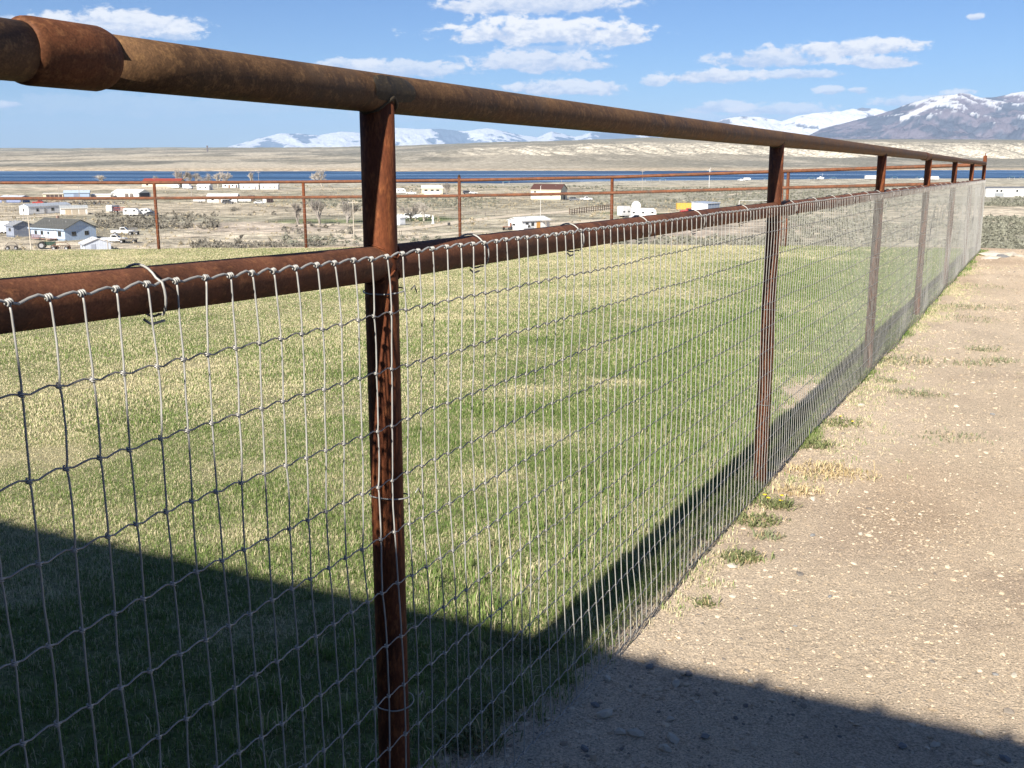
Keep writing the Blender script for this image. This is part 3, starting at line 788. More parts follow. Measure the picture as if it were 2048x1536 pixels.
tf = n_('ShaderNodeMath', {0: n_('ShaderNodeMapRange', {0: t1.outputs['Fac'], 1: .3, 2: .7, 3: .55, 4: 1.4}).outputs[0], 1: n_('ShaderNodeMapRange', {0: t2.outputs['Fac'], 1: .3, 2: .7, 3: .8, 4: 1.2}).outputs[0]}, operation='MULTIPLY')
l_.new(n_('ShaderNodeVectorMath', {0: a_.outputs['Color'], 1: tf.outputs[0]}, operation='MULTIPLY').outputs[0], b_.inputs['Base Color'])
l_.new(n_('ShaderNodeBump', {'Height': t1.outputs['Fac'], 'Strength': .8, 'Distance': .02}).outputs[0], b_.inputs['Normal'])
lf = grid_faces(len(ls), len(ln))[:, ::-1]
lf = lf[(LMK.ravel()[lf] > .004).any(1)]
lme = np_mesh('lawn', np.stack([LX, LY, LZ], -1).reshape(-1, 3), lf, TM)
ld = dry_amount(LX, LY)[..., None]
set_col(lme, ((1 - ld) * np.array([.15, .18, .07]) + ld * np.array([.38, .34, .2])).reshape(-1, 3))
link('lawn', lme, kind='structure')

# scattered geometry on real points through geometry nodes
def proto_mesh(name, v, f, mt):
    me = mesh_from(name, v, f, mt, False)
    return bpy.data.objects.new(name, me)
def scatter(name, pts, rot, scl, idx, protos, attrs, label=None, ground=None, mats=()):
    coll = bpy.data.collections.new(name + '_kinds')
    for i, p in enumerate(protos): coll.objects.link(p); p.name = '%s_%02d' % (name, i)
    me = bpy.data.meshes.new(name)
    me.vertices.add(len(pts)); me.vertices.foreach_set('co', np.asarray(pts, np.float32).ravel())
    def at(n, t, d):
        a = me.attributes.new(n, t, 'POINT')
        a.data.foreach_set('value' if t in ('FLOAT', 'INT') else 'vector', np.ascontiguousarray(d).ravel())
    at('rot', 'FLOAT_VECTOR', np.asarray(rot, np.float32)); at('scl', 'FLOAT_VECTOR', np.asarray(scl, np.float32)); at('idx', 'INT', np.asarray(idx, np.int32))
    for k, v in attrs.items(): at(k, 'FLOAT', np.asarray(v, np.float32))
    for m_ in mats: me.materials.append(m_)
    o = link(name, me, kind='stuff')
    ng = bpy.data.node_groups.new(name, 'GeometryNodeTree')
    ng.interface.new_socket('Geometry', in_out='INPUT', socket_type='NodeSocketGeometry')
    ng.interface.new_socket('Geometry', in_out='OUTPUT', socket_type='NodeSocketGeometry')
    n, l = NT(ng)
    gi, go = n('NodeGroupInput'), n('NodeGroupOutput')
    ci = n('GeometryNodeCollectionInfo'); ci.inputs[0].default_value = coll; ci.inputs['Separate Children'].default_value = True; ci.inputs['Reset Children'].default_value = True
    def na(nm, t):
        q = n('GeometryNodeInputNamedAttribute'); q.data_type = t; q.inputs[0].default_value = nm
        return q.outputs[0]
    ip = n('GeometryNodeInstanceOnPoints', {'Points': gi.outputs[0], 'Instance': ci.outputs[0], 'Instance Index': na('idx', 'INT'), 'Scale': na('scl', 'FLOAT_VECTOR')})
    ip.inputs['Pick Instance'].default_value = True
    er = n('FunctionNodeEulerToRotation', {0: na('rot', 'FLOAT_VECTOR')})
    l.new(er.outputs[0], ip.inputs['Rotation'])
    l.new(ip.outputs[0], go.inputs[0])
    md = o.modifiers.new(name, 'NODES'); md.node_group = ng
    return o
def leaf_mat(name, green, green2, straw):
    m, n, l, b = principled(name, .62, 0, green, .25)
    d = n('ShaderNodeAttribute', attribute_name='dry', attribute_type='INSTANCER')
    r = n('ShaderNodeAttribute', attribute_name='rnd', attribute_type='INSTANCER')
    v = n('ShaderNodeAttribute', attribute_name='blade')
    k = n('ShaderNodeMath', {0: v.outputs['Fac'], 1: n('ShaderNodeMapRange', {0: d.outputs['Fac'], 3: .12, 4: 1.0}).outputs[0]}, operation='LESS_THAN')
    g = n('ShaderNodeMix', {0: r.outputs['Fac'], 6: (*green, 1), 7: (*green2, 1)}, data_type='RGBA')
    c = n('ShaderNodeMix', {0: k.outputs[0], 6: g.outputs[2], 7: (*straw, 1)}, data_type='RGBA')
    f = n('ShaderNodeMapRange', {0: v.outputs['Fac'], 3: .75, 4: 1.3})
    cc = n('ShaderNodeVectorMath', {0: c.outputs[2], 1: f.outputs[0]}, operation='MULTIPLY')
    l.new(cc.outputs[0], b.inputs['Base Color'])
    tr = n('ShaderNodeBsdfTranslucent', {'Color': cc.outputs[0]})
    ms = n('ShaderNodeMixShader', {0: .25, 1: b.outputs[0], 2: tr.outputs[0]})
    l.new(ms.outputs[0], m.node_tree.nodes['Material Output'].inputs[0])
    return m
BLADE = leaf_mat('grass blades', (.11, .18, .045), (.215, .28, .085), (.68, .61, .39))
def grass_tuft(seed, nb, rad, h0, h1, w):
    r = random.Random(seed)
    v, f, bl = [], [], []
    for i in range(nb):
        a, q = r.uniform(0, 6.283), rad * math.sqrt(r.random())
        x, y = q * math.cos(a), q * math.sin(a)
        t = r.uniform(0, 6.283); lean = r.uniform(.15, 1.0); hh = r.uniform(h0, h1)
        dx, dy = math.cos(t), math.sin(t)
        px_, py_ = -dy * w / 2, dx * w / 2
        ph = r.uniform(-.5, .5); px_, py_ = px_ * math.cos(ph) - py_ * math.sin(ph), px_ * math.sin(ph) + py_ * math.cos(ph)
        b = len(v); c = r.random()
        m1 = (x + dx * hh * lean * .25, y + dy * hh * lean * .25, hh * .6)
        tp = (x + dx * hh * lean * .85, y + dy * hh * lean * .85, hh * (1 - .3 * lean))
        v += [(x - px_, y - py_, -.004), (x + px_, y + py_, -.004), (m1[0] + px_ * .8, m1[1] + py_ * .8, m1[2]), (m1[0] - px_ * .8, m1[1] - py_ * .8, m1[2]), tp]
        f += [(b, b + 1, b + 2, b + 3), (b + 3, b + 2, b + 4)]
        bl += [c] * 5
    o = proto_mesh('tuft', v, f, BLADE)
    at = o.data.attributes.new('blade', 'FLOAT', 'POINT'); at.data.foreach_set('value', np.array(bl, np.float32))
    return o
rs = np.random.RandomState(5)
def lawn_points(s0, s1, n0, n1, dens):
    k = int((s1 - s0) * (n1 - n0) * dens)
    s = rs.uniform(s0, s1, k); n = rs.uniform(n0, n1, k)
    X, Y = fp2(s, n)
    keep = (rs.rand(k) < lawn_mask(X, Y)) & (np.abs(X) < Y * .56 + .5) & (Y > 1.0)
    dist = np.hypot(X, Y)
    return X[keep], Y[keep], dist[keep]
protos = [grass_tuft(i, 15, .026, .009, .027, .0021) for i in range(5)] + [grass_tuft(20 + i, 30, .070, .011, .032, .0036) for i in range(4)] + [grass_tuft(40 + i, 16, .022, .03, .075, .0034) for i in range(2)]
XA, YA, DA = lawn_points(-1.5, 8, -9, .2, 1900)
kA = DA < 6.2
XA, YA, DA = XA[kA], YA[kA], DA[kA]
XB, YB, DB = lawn_points(0, 20, -19, .1, 480)
kB = (DB >= 6.0) & (rs.rand(len(DB)) < np.interp(DB, [6, 12, 25], [1, .62, .42]))
XB, YB, DB = XB[kB], YB[kB], DB[kB]
PX = np.concatenate([XA, XB]); PY = np.concatenate([YA, YB]); big = np.concatenate([np.zeros(len(XA)), np.ones(len(XB))])
dry = dry_amount(PX, PY)
keep = rs.rand(len(PX)) > sstep(dry, .85, 1.0) * .4
PX, PY, big, dry = PX[keep], PY[keep], big[keep], dry[keep]
k = len(PX)
idx = np.where(big > 0, 5 + rs.randint(0, 4, k), rs.randint(0, 5, k))
s_, n_e = sn(PX, PY)
idx = np.where((big == 0) & (n_e > -.8) & (rs.rand(k) < .06), 9 + rs.randint(0, 2, k), idx)
hs = rs.uniform(.7, 1.25, k) * (1 - .35 * dry) * np.interp(fbm(PX * .8, PY * .8, 221), [.35, .65], [.8, 1.25]) * np.where(big > 0, np.interp(np.hypot(PX, PY), [6, 20], [1, 1.25]), 1)
ws = rs.uniform(.85, 1.2, k) * np.where(big > 0, np.interp(np.hypot(PX, PY), [6, 20], [1, 1.7]), 1)
pz = near_z(PX, PY) + .008 + (fbm(PX * 1.2, PY * 1.2, 205) - .5) * .02
scatter('grass', np.stack([PX, PY, pz], 1), np.stack([np.zeros(k), np.zeros(k), rs.uniform(0, 6.28, k)], 1), np.stack([ws, ws, hs], 1), idx, protos,
        {'dry': np.clip(dry * .9 + rs.uniform(-.18, .12, k), 0, 1), 'rnd': rs.rand(k)}, mats=(BLADE,))

# thin weeds and straw creeping out from under the mesh
kw = 5200
ws_s = rs.uniform(.9, 19, kw); ws_n = np.abs(rs.normal(0, .16, kw)) * np.where(rs.rand(kw) < .15, 3, 1) - .02
wx, wy = fp2(ws_s, ws_n)
kp = rs.rand(kw) < sstep(fbm(ws_s * 1.1, ws_n * 2, 241, 4), .44, .62)
wx, wy = wx[kp], wy[kp]; kw = len(wx)
scatter('weeds', np.stack([wx, wy, near_z(wx, wy) + .002], 1), np.stack([np.zeros(kw), np.zeros(kw), rs.uniform(0, 6.28, kw)], 1), rs.uniform(.5, 1.1, (kw, 1)) * np.array([1.3, 1.3, .9]), rs.randint(0, 5, kw),
        [grass_tuft(70 + i, 7, .032, .008, .026, .0024) for i in range(5)], {'dry': rs.uniform(.35, 1.0, kw), 'rnd': rs.rand(kw)}, mats=(BLADE,))

# gravel on the yard
def pebble(seed, flat=.55):
    r = random.Random(seed)
    t = (1 + 5 ** .5) / 2
    v0 = [(-1, t, 0), (1, t, 0), (-1, -t, 0), (1, -t, 0), (0, -1, t), (0, 1, t), (0, -1, -t), (0, 1, -t), (t, 0, -1), (t, 0, 1), (-t, 0, -1), (-t, 0, 1)]
    f0 = [(0, 11, 5), (0, 5, 1), (0, 1, 7), (0, 7, 10), (0, 10, 11), (1, 5, 9), (5, 11, 4), (11, 10, 2), (10, 7, 6), (7, 1, 8), (3, 9, 4), (3, 4, 2), (3, 2, 6), (3, 6, 8), (3, 8, 9), (4, 9, 5), (2, 4, 11), (6, 2, 10), (8, 6, 7), (9, 8, 1)]
    v = []
    for p in v0:
        q = Vector(p).normalized() * r.uniform(.35, .62)
        v.append((q.x * 1.2, q.y, q.z * flat))
    return v, f0
SM, n_, l_, b_ = principled('pebble stone', .85, 0, (.4, .35, .28), .2)
r_ = n_('ShaderNodeAttribute', attribute_name='rnd', attribute_type='INSTANCER')
cr = n_('ShaderNodeValToRGB', {0: r_.outputs['Fac']})
e = cr.color_ramp.elements
e[0].color = (.17, .155, .14, 1); e[1].color = (.58, .49, .38, 1)
q = cr.color_ramp.elements.new(.22); q.color = (.38, .30, .21, 1)
q = cr.color_ramp.elements.new(.75); q.color = (.56, .46, .34, 1)
l_.new(cr.outputs[0], b_.inputs['Base Color'])
pp = [proto_mesh('pebble', *pebble(i), SM) for i in range(6)]
def gravel_pts(n, s0, s1, n0, n1):
    s = rs.uniform(s0, s1, n); nn = rs.uniform(n0, n1, n)
    X, Y = fp2(s, nn)
    kp = (rs.rand(n) > lawn_mask(X, Y) * .99) & (np.abs(X) < Y * .58 + .4) & (Y > .8) & (rs.rand(n) < .35 + .65 * sstep(fbm(X * .9, Y * .9, 231), .42, .6))
    return X[kp], Y[kp]
A = gravel_pts(190000, -1.6, 5, -1.2, 3.4); B = gravel_pts(110000, 5, 20, -.6, 8)
gx, gy = np.concatenate([A[0], B[0]]), np.concatenate([A[1], B[1]])
k = len(gx)
sz = np.exp(rs.normal(-5.75, .6, k)) * np.where(np.arange(k) < len(A[0]), 1.0, 1.7)
far_sh = (np.arange(k) < len(A[0])) & (sn(gx, gy)[0] < 1.3) & (rs.rand(k) < .035)
sz = np.where(far_sh, sz * 2.6, sz)
sz = np.clip(sz, .002, .026)
scatter('gravel', np.stack([gx, gy, near_z(gx, gy) + sz * .08], 1), rs.uniform(-.4, .4, (k, 3)) + np.array([0, 0, 1]) * rs.uniform(0, 6.28, (k, 1)), np.stack([sz * 1.3, sz * 1.3, sz], 1), rs.randint(0, 6, k), pp, {'rnd': rs.rand(k), 'dry': np.zeros(k)}, mats=(SM,))

# ------------------------------------------------------------------ valley: tracks, brush, buildings, vehicles, trees
def drape(name, pts_px, w, mt):
    P = np.array([ground_at(x, y)[:2] for x, y in pts_px])
    seg = np.r_[0, np.cumsum(np.hypot(*np.diff(P, axis=0).T))]
    t = np.arange(0, seg[-1], 5.0)
    x = np.interp(t, seg, P[:, 0]); y = np.interp(t, seg, P[:, 1])
    tx, ty = np.gradient(x), np.gradient(y); l = np.hypot(tx, ty); nx, ny = -ty / l, tx / l
    ww = w / 2 * (1 + (fbm(t * .05, 0, 401) - .5) * .5)
    v, f = [], []
    cols = [-1, -.35, .35, 1]
    for i in range(len(t)):
        for c in cols:
            X, Y = x[i] + nx[i] * ww[i] * c, y[i] + ny[i] * ww[i] * c
            v.append((X, Y, float(H(np.array([X]), np.array([Y]))[0]) + .10 - abs(c) * .04))
    for i in range(len(t) - 1):
        for j in range(3):
            q = i * 4 + j
            f.append((q, q + 1, q + 5, q + 4))
    return link(name, mesh_from(name, v, f, mt, True), kind='structure')
ROAD = simple('pale dirt track', (.58, .50, .385), .95, var=.15, scale=.15)
for pts, w in [([(-60, 441), (10, 437), (100, 432), (195, 427), (260, 421), (320, 415)], 5), ([(250, 507), (400, 497), (520, 487), (700, 473), (793, 461), (965, 438), (1148, 422), (1215, 415)], 6.5),
               ([(560, 484), (809, 477), (900, 468), (1000, 460)], 5), ([(1090, 449), (1200, 441), (1300, 438), (1450, 437)], 6), ([(-60, 379), (200, 378), (420, 380), (800, 378), (1100, 377), (1300, 373), (1520, 371)], 9),
               ([(300, 478), (420, 470), (560, 466), (720, 463)], 4), ([(1440, 391), (1480, 388), (1530, 385), (1600, 384)], 6), ([(1300, 425), (1340, 426), (1420, 427)], 4)]:
    drape('dirt_track', pts, w, ROAD)

def brush(name, n, gen, size, mt_, seed):
    r = np.random.RandomState(seed)
    X, Y = gen(r, n)
    Z = H(X, Y)
    k = len(X); T = 26
    s = r.uniform(size[0], size[1], k) * np.exp(r.normal(0, .2, k))
    # T small leafy quads spread through a dome
    a = r.uniform(0, 6.283, (k, T)); rad = np.sqrt(r.rand(k, T)); hh = r.rand(k, T) ** .8
    cx = X[:, None] + np.cos(a) * rad * s[:, None] * .55 * (1 - .35 * hh)
    cy = Y[:, None] + np.sin(a) * rad * s[:, None] * .55 * (1 - .35 * hh)
    cz = Z[:, None] + hh * s[:, None] * .62 * np.sqrt(np.clip(1 - rad ** 2 * .8, 0, 1))
    c = np.stack([cx, cy, cz], -1).reshape(-1, 1, 3)
    q = r.normal(0, 1, (k * T, 3, 3)) * (s.repeat(T) * .17)[:, None, None]
    v = (c + q).reshape(-1, 3)
    f = np.arange(len(v)).reshape(-1, 3)
    me = np_mesh(name, v, f, mt_, False)
    return link(name, me, kind='stuff')
def gen_px(areas):
    def g(r, n):
        Xs, Ys = [], []
        tot = sum(a[4] for a in areas)
        for x0, x1, y0, y1, wgt in areas:
            m = int(n * wgt / tot * 2.0)
            ya, yb = 20.3 / slope(y1), 21.2 / slope(y0)
            Y = np.sqrt(r.uniform(ya ** 2, yb ** 2, m)); x = r.uniform(x0, x1, m)
            X = (x - 1024) / wid(HOR) * Y
            keep = r.rand(m) < .15 + .85 * sstep(fbm(X * .035, Y * .025, 411 + int(x0) % 5, 4), .42, .58)
            Xs.append(X[keep]); Ys.append(Y[keep])
        return np.concatenate(Xs), np.concatenate(Ys)
    return g
SAGEM = simple('sagebrush foliage', (.20, .20, .155), .9, var=.35, scale=.4)
DARKM = simple('dark brush twigs', (.175, .16, .13), .9, var=.4, scale=.4)
DRYM = simple('dry bunch grass', (.40, .345, .24), .9, var=.25, scale=.4)
brush('sagebrush', 2600, gen_px([(1950, 2200, 442, 513, 10), (1950, 2200, 394, 413, 5), (1560, 1960, 440, 500, 4)]), (.9, 1.6), SAGEM, 1)
brush('sagebrush', 2300, gen_px([(1180, 1960, 376, 412, 6), (800, 1300, 372, 380, 1), (1560, 1960, 410, 440, 3), (560, 1560, 484, 507, 3), (600, 1000, 395, 420, 2)]), (.8, 1.6), SAGEM, 2)
brush('brush', 700, gen_px([(180, 430, 431, 461, 9), (560, 700, 455, 470, 2), (420, 760, 425, 436, 2), (60, 200, 405, 412, .5), (370, 640, 498, 509, 3)]), (.8, 1.7), DARKM, 3)
brush('dry_grass', 2200, gen_px([(-40, 1500, 400, 505, 4), (300, 1100, 370, 400, 1.5)]), (.4, 1.0), DRYM, 4)

PAINT = {}
def P(c, rough=.55, metal=0.0):
    k = (c, rough, metal)
    if k not in PAINT: PAINT[k] = simple('paint %.2f %.2f %.2f' % c, c, rough, metal, .09, 1.5)
    return PAINT[k]
WHT, CRM, TIRE, DKG = (.66, .66, .65), (.56, .50, .38), (.03, .03, .03), (.06, .06, .065)
def place(name, px, py, yaw, label, cat, group=None):
    g = ground_at(px, py)
    return empty(name, g, math.radians(yaw), label, cat, group)
def building(name, label, cat, px, py, L, W, hw, hr, yaw, wall, roof, wins=(), doors=(), over=.3, group=None, shape='gable', panes=True, chim=False):
    o = place(name, px, py, yaw, label, cat, group)
    w = MB()
    if shape == 'gable':
        w.prismx([(-W / 2, -.4), (-W / 2, hw), (0, hw + hr), (W / 2, hw), (W / 2, -.4)], -L / 2, L / 2)
    else:
        w.prismx([(-W / 2, -.4), (-W / 2, hw), (W / 2, hw + hr), (W / 2, -.4)], -L / 2, L / 2)
    w.build('wall', P(wall, .7), o)
    t, e = .14, over
    if shape == 'gable':
        k = hr / (W / 2)
        pr = [(-W / 2 - e, hw - e * k + .02), (-W / 2 - e, hw - e * k + .02 + t), (0, hw + hr + t + .02), (W / 2 + e, hw - e * k + .02 + t), (W / 2 + e, hw - e * k + .02), (0, hw + hr + .02)]
    else:
        k = hr / W
        pr = [(-W / 2 - e, hw - e * k + .02), (-W / 2 - e, hw - e * k + .02 + t), (W / 2 + e, hw + hr + e * k + t), (W / 2 + e, hw + hr + e * k + .02)]
    r = MB().prismx(pr, -L / 2 - e, L / 2 + e).build('roof', P(roof, .5, .1), o)
    b_ = MB()
    for yy in (-W / 2 - .03, W / 2):
        b_.box(-L / 2 - .03, L / 2 + .03, yy, yy + .03, -.4, .38)
    b_.build('skirting', P(tuple(c * .55 for c in wall), .8), o)
    fb = MB()
    ye = -W / 2 - e
    fb.box(-L / 2 - e, L / 2 + e, ye - .03, ye, hw - e * k - .12, hw - e * k + .16)
    fb.build('fascia', P(tuple(min(1, c * .8) for c in wall), .6), o)
    for u in (-.22, .27): MB().tube([(L * u, -W * .18, hw + hr * .4), (L * u, -W * .18, hw + hr * .64 + .45)], .09, 6).build('vent', P((.3, .3, .3)), r)
    if chim: MB().box(-L * .2, -L * .2 + .5, .2, .7, hw + hr * .5, hw + hr + .7).build('chimney', P((.3, .2, .16)), r)
    def face(side, u, z, w_, h_, d0, d1):
        m = MB()
        if side == 'F': m.box(u - w_ / 2, u + w_ / 2, -W / 2 - d1, -W / 2 - d0, z, z + h_)
        if side == 'R': m.box(L / 2 + d0, L / 2 + d1, u - w_ / 2, u + w_ / 2, z, z + h_)
        if side == 'L': m.box(-L / 2 - d1, -L / 2 - d0, u - w_ / 2, u + w_ / 2, z, z + h_)
        return m
    for side, u, z, ww, hh in wins:
        fr = face(side, u, z, ww, hh, 0, .05).build('window', P((.16, .16, .16)), o)
        face(side, u, z + .07, ww - .14, hh - .14, .05, .065).build('pane', GLASS, fr)
    for side, u, z, ww, hh, c in doors:
        face(side, u, z, ww, hh, 0, .07).build('door', P(c), o)
    return o
def wheel(par, x, y, r=.37, w=.24):
    pts = [(x, y - w / 2, r), (x, y + w / 2, r)]
    t = MB().tube(pts, r, 12).build('wheel', P(TIRE, .9), par)
    s = -1 if y < 0 else 1
    MB().tube([(x, y + s * w / 2, r), (x, y + s * (w / 2 + .015), r)], r * .55, 10).build('rim', P((.5, .5, .52), .35, .6), t)
def vehicle(kind, px, py, yaw, c, label, cat=None, group=None):
    nm = {'pickup': 'pickup_truck', 'suv': 'parked_car', 'car': 'parked_car', 'van': 'box_truck'}[kind]
    o = place(nm, px, py, yaw, label, cat or {'pickup': 'pickup truck', 'suv': 'car', 'car': 'car', 'van': 'truck'}[kind], group)
    if kind == 'pickup':
        L = 5.5
        body = [(-2.75, .55), (-2.75, 1.12), (-.65, 1.12), (-.5, 1.12), (1.15, 1.12), (2.6, 1.02), (2.78, .85), (2.78, .5), (2.1, .38), (-2.1, .42)]
        cab = [(-.62, 1.12), (-.5, 1.80), (.55, 1.82), (1.25, 1.12)]
        winx = [(-.42, 1.2), (-.36, 1.68), (.5, 1.70), (.98, 1.2)]
        wx = (-1.75, 1.85)
    elif kind == 'suv':
        body = [(-2.3, .5), (-2.35, 1.05), (2.2, 1.02), (2.35, .8), (2.35, .45), (-2.2, .4)]
        cab = [(-2.3, 1.05), (-2.05, 1.74), (.5, 1.78), (1.25, 1.04)]
        winx = [(-2.0, 1.12), (-1.85, 1.64), (.45, 1.66), (.95, 1.12)]
        wx = (-1.4, 1.5)
    elif kind == 'car':
        body = [(-2.2, .45), (-2.25, .9), (2.1, .86), (2.25, .7), (2.25, .4), (-2.1, .38)]
        cab = [(-1.7, .9), (-1.1, 1.4), (.5, 1.42), (1.2, .88)]
        winx = [(-1.35, .95), (-1.0, 1.32), (.45, 1.33), (.9, .95)]
        wx = (-1.35, 1.4)
    else:
        body = [(-3.0, .55), (-3.0, 1.0), (3.0, 1.0), (3.1, .9), (3.1, .5), (-3.0, .5)]
        cab = [(1.6, 1.0), (1.6, 2.1), (2.5, 2.1), (3.0, 1.4), (3.05, 1.0)]
        winx = [(1.8, 1.4), (1.8, 1.95), (2.4, 1.95), (2.75, 1.4)]
        wx = (-1.9, 2.2)
    pt = P(c, .3)
    MB().prism(body, -.92, .92).build('body', pt, o)
    MB().prism(cab, -.80, .80).build('cab', pt, o)
    for y in (-.81, .80): MB().prism(winx, y, y + .012).build('window', GLASS, o)
    a, b = cab[2], cab[3]
    MB().add([(a[0] + .03, -.7, a[1] - .03), (a[0] + .03, .7, a[1] - .03), (b[0] + .01, .7, b[1] + .08), (b[0] + .01, -.7, b[1] + .08), (a[0] - .02, -.7, a[1] - .05), (a[0] - .02, .7, a[1] - .05), (b[0] - .06, .7, b[1] + .06), (b[0] - .06, -.7, b[1] + .06)],
             [(0, 1, 2, 3), (7, 6, 5, 4), (0, 3, 7, 4), (1, 5, 6, 2)]).build('windscreen', GLASS, o)
    if kind == 'van': MB().box(-3.05, 1.5, -1.1, 1.1, 1.0, 3.1).build('cargo_box', pt, o)
    for x in wx:
        for y in (-.85, .85): wheel(o, x, y)
    return o
def camper(px, py, yaw, L, h, label, group='camper trailers parked in the valley', door=True, name='camper_trailer', cat='camper trailer'):
    o = place(name, px, py, yaw, label, cat, group)
    z0 = .55
    pr = [(-L / 2, z0), (-L / 2, h - .25), (-L / 2 + .25, h), (L / 2 - .9, h), (L / 2 - .15, h - .7), (L / 2, z0 + .7), (L / 2 - .15, z0)]
    MB().prism(pr, -1.2, 1.2).build('body', P(WHT, .35), o)
    m = MB()
    for y in (-1.212, 1.2): m.box(-L / 2 + .1, L / 2 - .3, y, y + .012, z0 + .35, z0 + .5)
    m.build('stripe', P((.32, .34, .38)), o)
    for u in np.linspace(-L / 2 + .9, L / 2 - 1.3, max(2, int(L / 2.2))):
        w = MB().box(u - .4, u + .4, -1.225, -1.2, z0 + .95, z0 + 1.5).build('window', P((.3, .3, .3)), o)
        MB().box(u - .34, u + .34, -1.235, -1.225, z0 + 1.01, z0 + 1.44).build('pane', GLASS, w)
    if door: MB().box(.15, .75, -1.222, -1.2, z0 + .1, z0 + 1.9).build('door', P((.6, .6, .58)), o)
    wheel(o, -.45, -1.05, .34); wheel(o, .45, -1.05, .34); wheel(o, -.45, 1.05, .34); wheel(o, .45, 1.05, .34)
    MB().tube([(L / 2 - .1, -.4, .5), (L / 2 + 1.1, 0, .45), (L / 2 - .1, .4, .5)], .05, 6).build('hitch', P(DKG), o)
    return o
BARK = simple('pale bare twigs', (.42, .38, .33), .9, var=.2)
BARK2 = simple('grey bare twigs', (.26, .235, .21), .9, var=.2)
TREE_ME = {}
def tree_meshes(kind, seed):
    if (kind, seed) in TREE_ME: return TREE_ME[(kind, seed)]
    r = random.Random(seed)
    tr, cr = MB(), MB()
    def grow(p, d, l, rad, lev, mb):
        pts = [p]
        for k in range(3):
            d = (d + Vector((r.uniform(-.18, .18), r.uniform(-.18, .18), r.uniform(-.05, .15)))).normalized()
            p = p + d * l / 3
            pts.append(p)
        mb.tube([tuple(q) for q in pts], np.linspace(rad, rad * .6, 4), 5 if lev < 2 else 3, cap=False)
        if lev >= 5: return
        nb = {0: 6, 1: 4, 2: 4, 3: 3, 4: 3}[lev]
        for k in range(nb):
            a = r.uniform(0, 6.283); sp = {'round': .62, 'tall': .36}[kind] * r.uniform(.6, 1.2)
            e1 = d.orthogonal().normalized(); e2 = d.cross(e1)
            nd_ = (d + (e1 * math.cos(a) + e2 * math.sin(a)) * sp).normalized()
            q = pts[r.choice([2, 3, 3])] if lev else pts[r.choice([1, 2, 3])]
            grow(q, nd_, l * r.uniform(.55, .78), rad * .62, lev + 1, cr)
    grow(Vector((0, 0, -.05)), Vector((0, 0, 1)), .30, .034, 0, tr)
    zmax = max(v[2] for v in cr.v)
    s = 1 / zmax
    for m in (tr, cr): m.v = [(x * s, y * s, z * s) for x, y, z in m.v]
    TREE_ME[(kind, seed)] = (tr, cr, {})
    return TREE_ME[(kind, seed)]
def tree(px, py, h, kind, seed, label, mt=BARK, wide=1.0):
    o = place('bare_tree', px, py, seed * 77, label, 'tree', 'leafless trees in the valley')
    t, c, cache = tree_meshes(kind, seed % 3)
    if mt.name not in cache: cache[mt.name] = (mesh_from('trunk', t.v, t.f, mt), mesh_from('crown', c.v, c.f, mt))
    for n, me in zip(('trunk', 'crown'), cache[mt.name]):
        q = link(n, me, o); q.scale = (h * wide, h * wide, h)
    return o
def pole(px, py, h, label, name='utility_pole', cat='pole', arm=True, c=(.36, .32, .27), r=.13, group='utility poles in the valley'):
    o = place(name, px, py, 10, label, cat, group)
    MB().tube([(0, 0, -.3), (0, 0, h)], [r, r * .7], 8).build('mast', P(c), o)
    if arm:
        a = MB().box(-1.1, 1.1, -.06, .06, h - .7, h - .56).build('crossarm', P(c), o)
        for x in (-1, -.4, .4, 1): MB().tube([(x, 0, h - .56), (x, 0, h - .36)], .05, 6).build('insulator', P((.5, .5, .5)), a)
    return o

def field_fence(pts, label, gap=6.0):
    P_ = np.array([ground_at(x, y) for x, y in pts])
    o = empty('field_fence', P_[0], 0, label, 'fence', 'thin field fences in the valley')
    seg = np.r_[0, np.cumsum(np.hypot(*np.diff(P_[:, :2], axis=0).T))]
    tt = np.arange(0, seg[-1], gap)
    X = np.interp(tt, seg, P_[:, 0]); Y = np.interp(tt, seg, P_[:, 1]); Z = H(X, Y)
    q = np.stack([X, Y, Z], 1) - P_[0]
    post = MB().tube([(0, 0, -.3), (0, 0, 1.35)], .09, 5)
    me = mesh_from('post', post.v, post.f, P((.22, .19, .16)))
    for p in q: link('post', me, o, loc=p)
    for h_ in (.5, .9, 1.25): MB().tube(q + zax * h_, .02, 3).build('wire', P((.3, .28, .26)), o)
field_fence([(-40, 424), (60, 421), (130, 419)], 'thin field fence running past the white mobile home')
field_fence([(545, 394), (700, 393), (840, 392)], 'thin field fence left of the cream garage')
field_fence([(1240, 404), (1340, 403), (1480, 399)], 'thin field fence behind the yellow container')
field_fence([(905, 436), (965, 431), (1040, 426)], 'thin field fence beside the pale track in the valley centre')
# --- big blue house and what stands round it
bh = building('house', 'long pale blue house with dark shingled roof, nearest home on the left', 'house', 128, 477, 13.2, 8.4, 2.7, 1.9, -33, (.40, .50, .64), (.105, .105, .095),
         wins=[('F', -4.6, 1.1, 1.0, .9), ('F', -2.2, 1.1, 1.0, .9), ('F', .3, 1.3, .7, .6), ('F', 4.6, .9, 1.3, 1.2), ('R', -1.8, 1.0, 1.1, 1.0), ('R', 1.6, 1.0, 1.1, 1.0)], doors=[('F', 3.0, .1, .95, 2.05, (.5, .5, .48))], over=.45, chim=True)
dk = MB().box(-3.2, 3.9, -6.4, -4.25, .3, .42).build('deck', P((.3, .16, .12)), bh)
for x in np.linspace(-3.2, 3.9, 26):
    MB().box(x, x + .07, -6.4, -6.32, .42, 1.35).build('baluster', P((.6, .56, .52) if x > .6 else (.26, .12, .10)), dk)
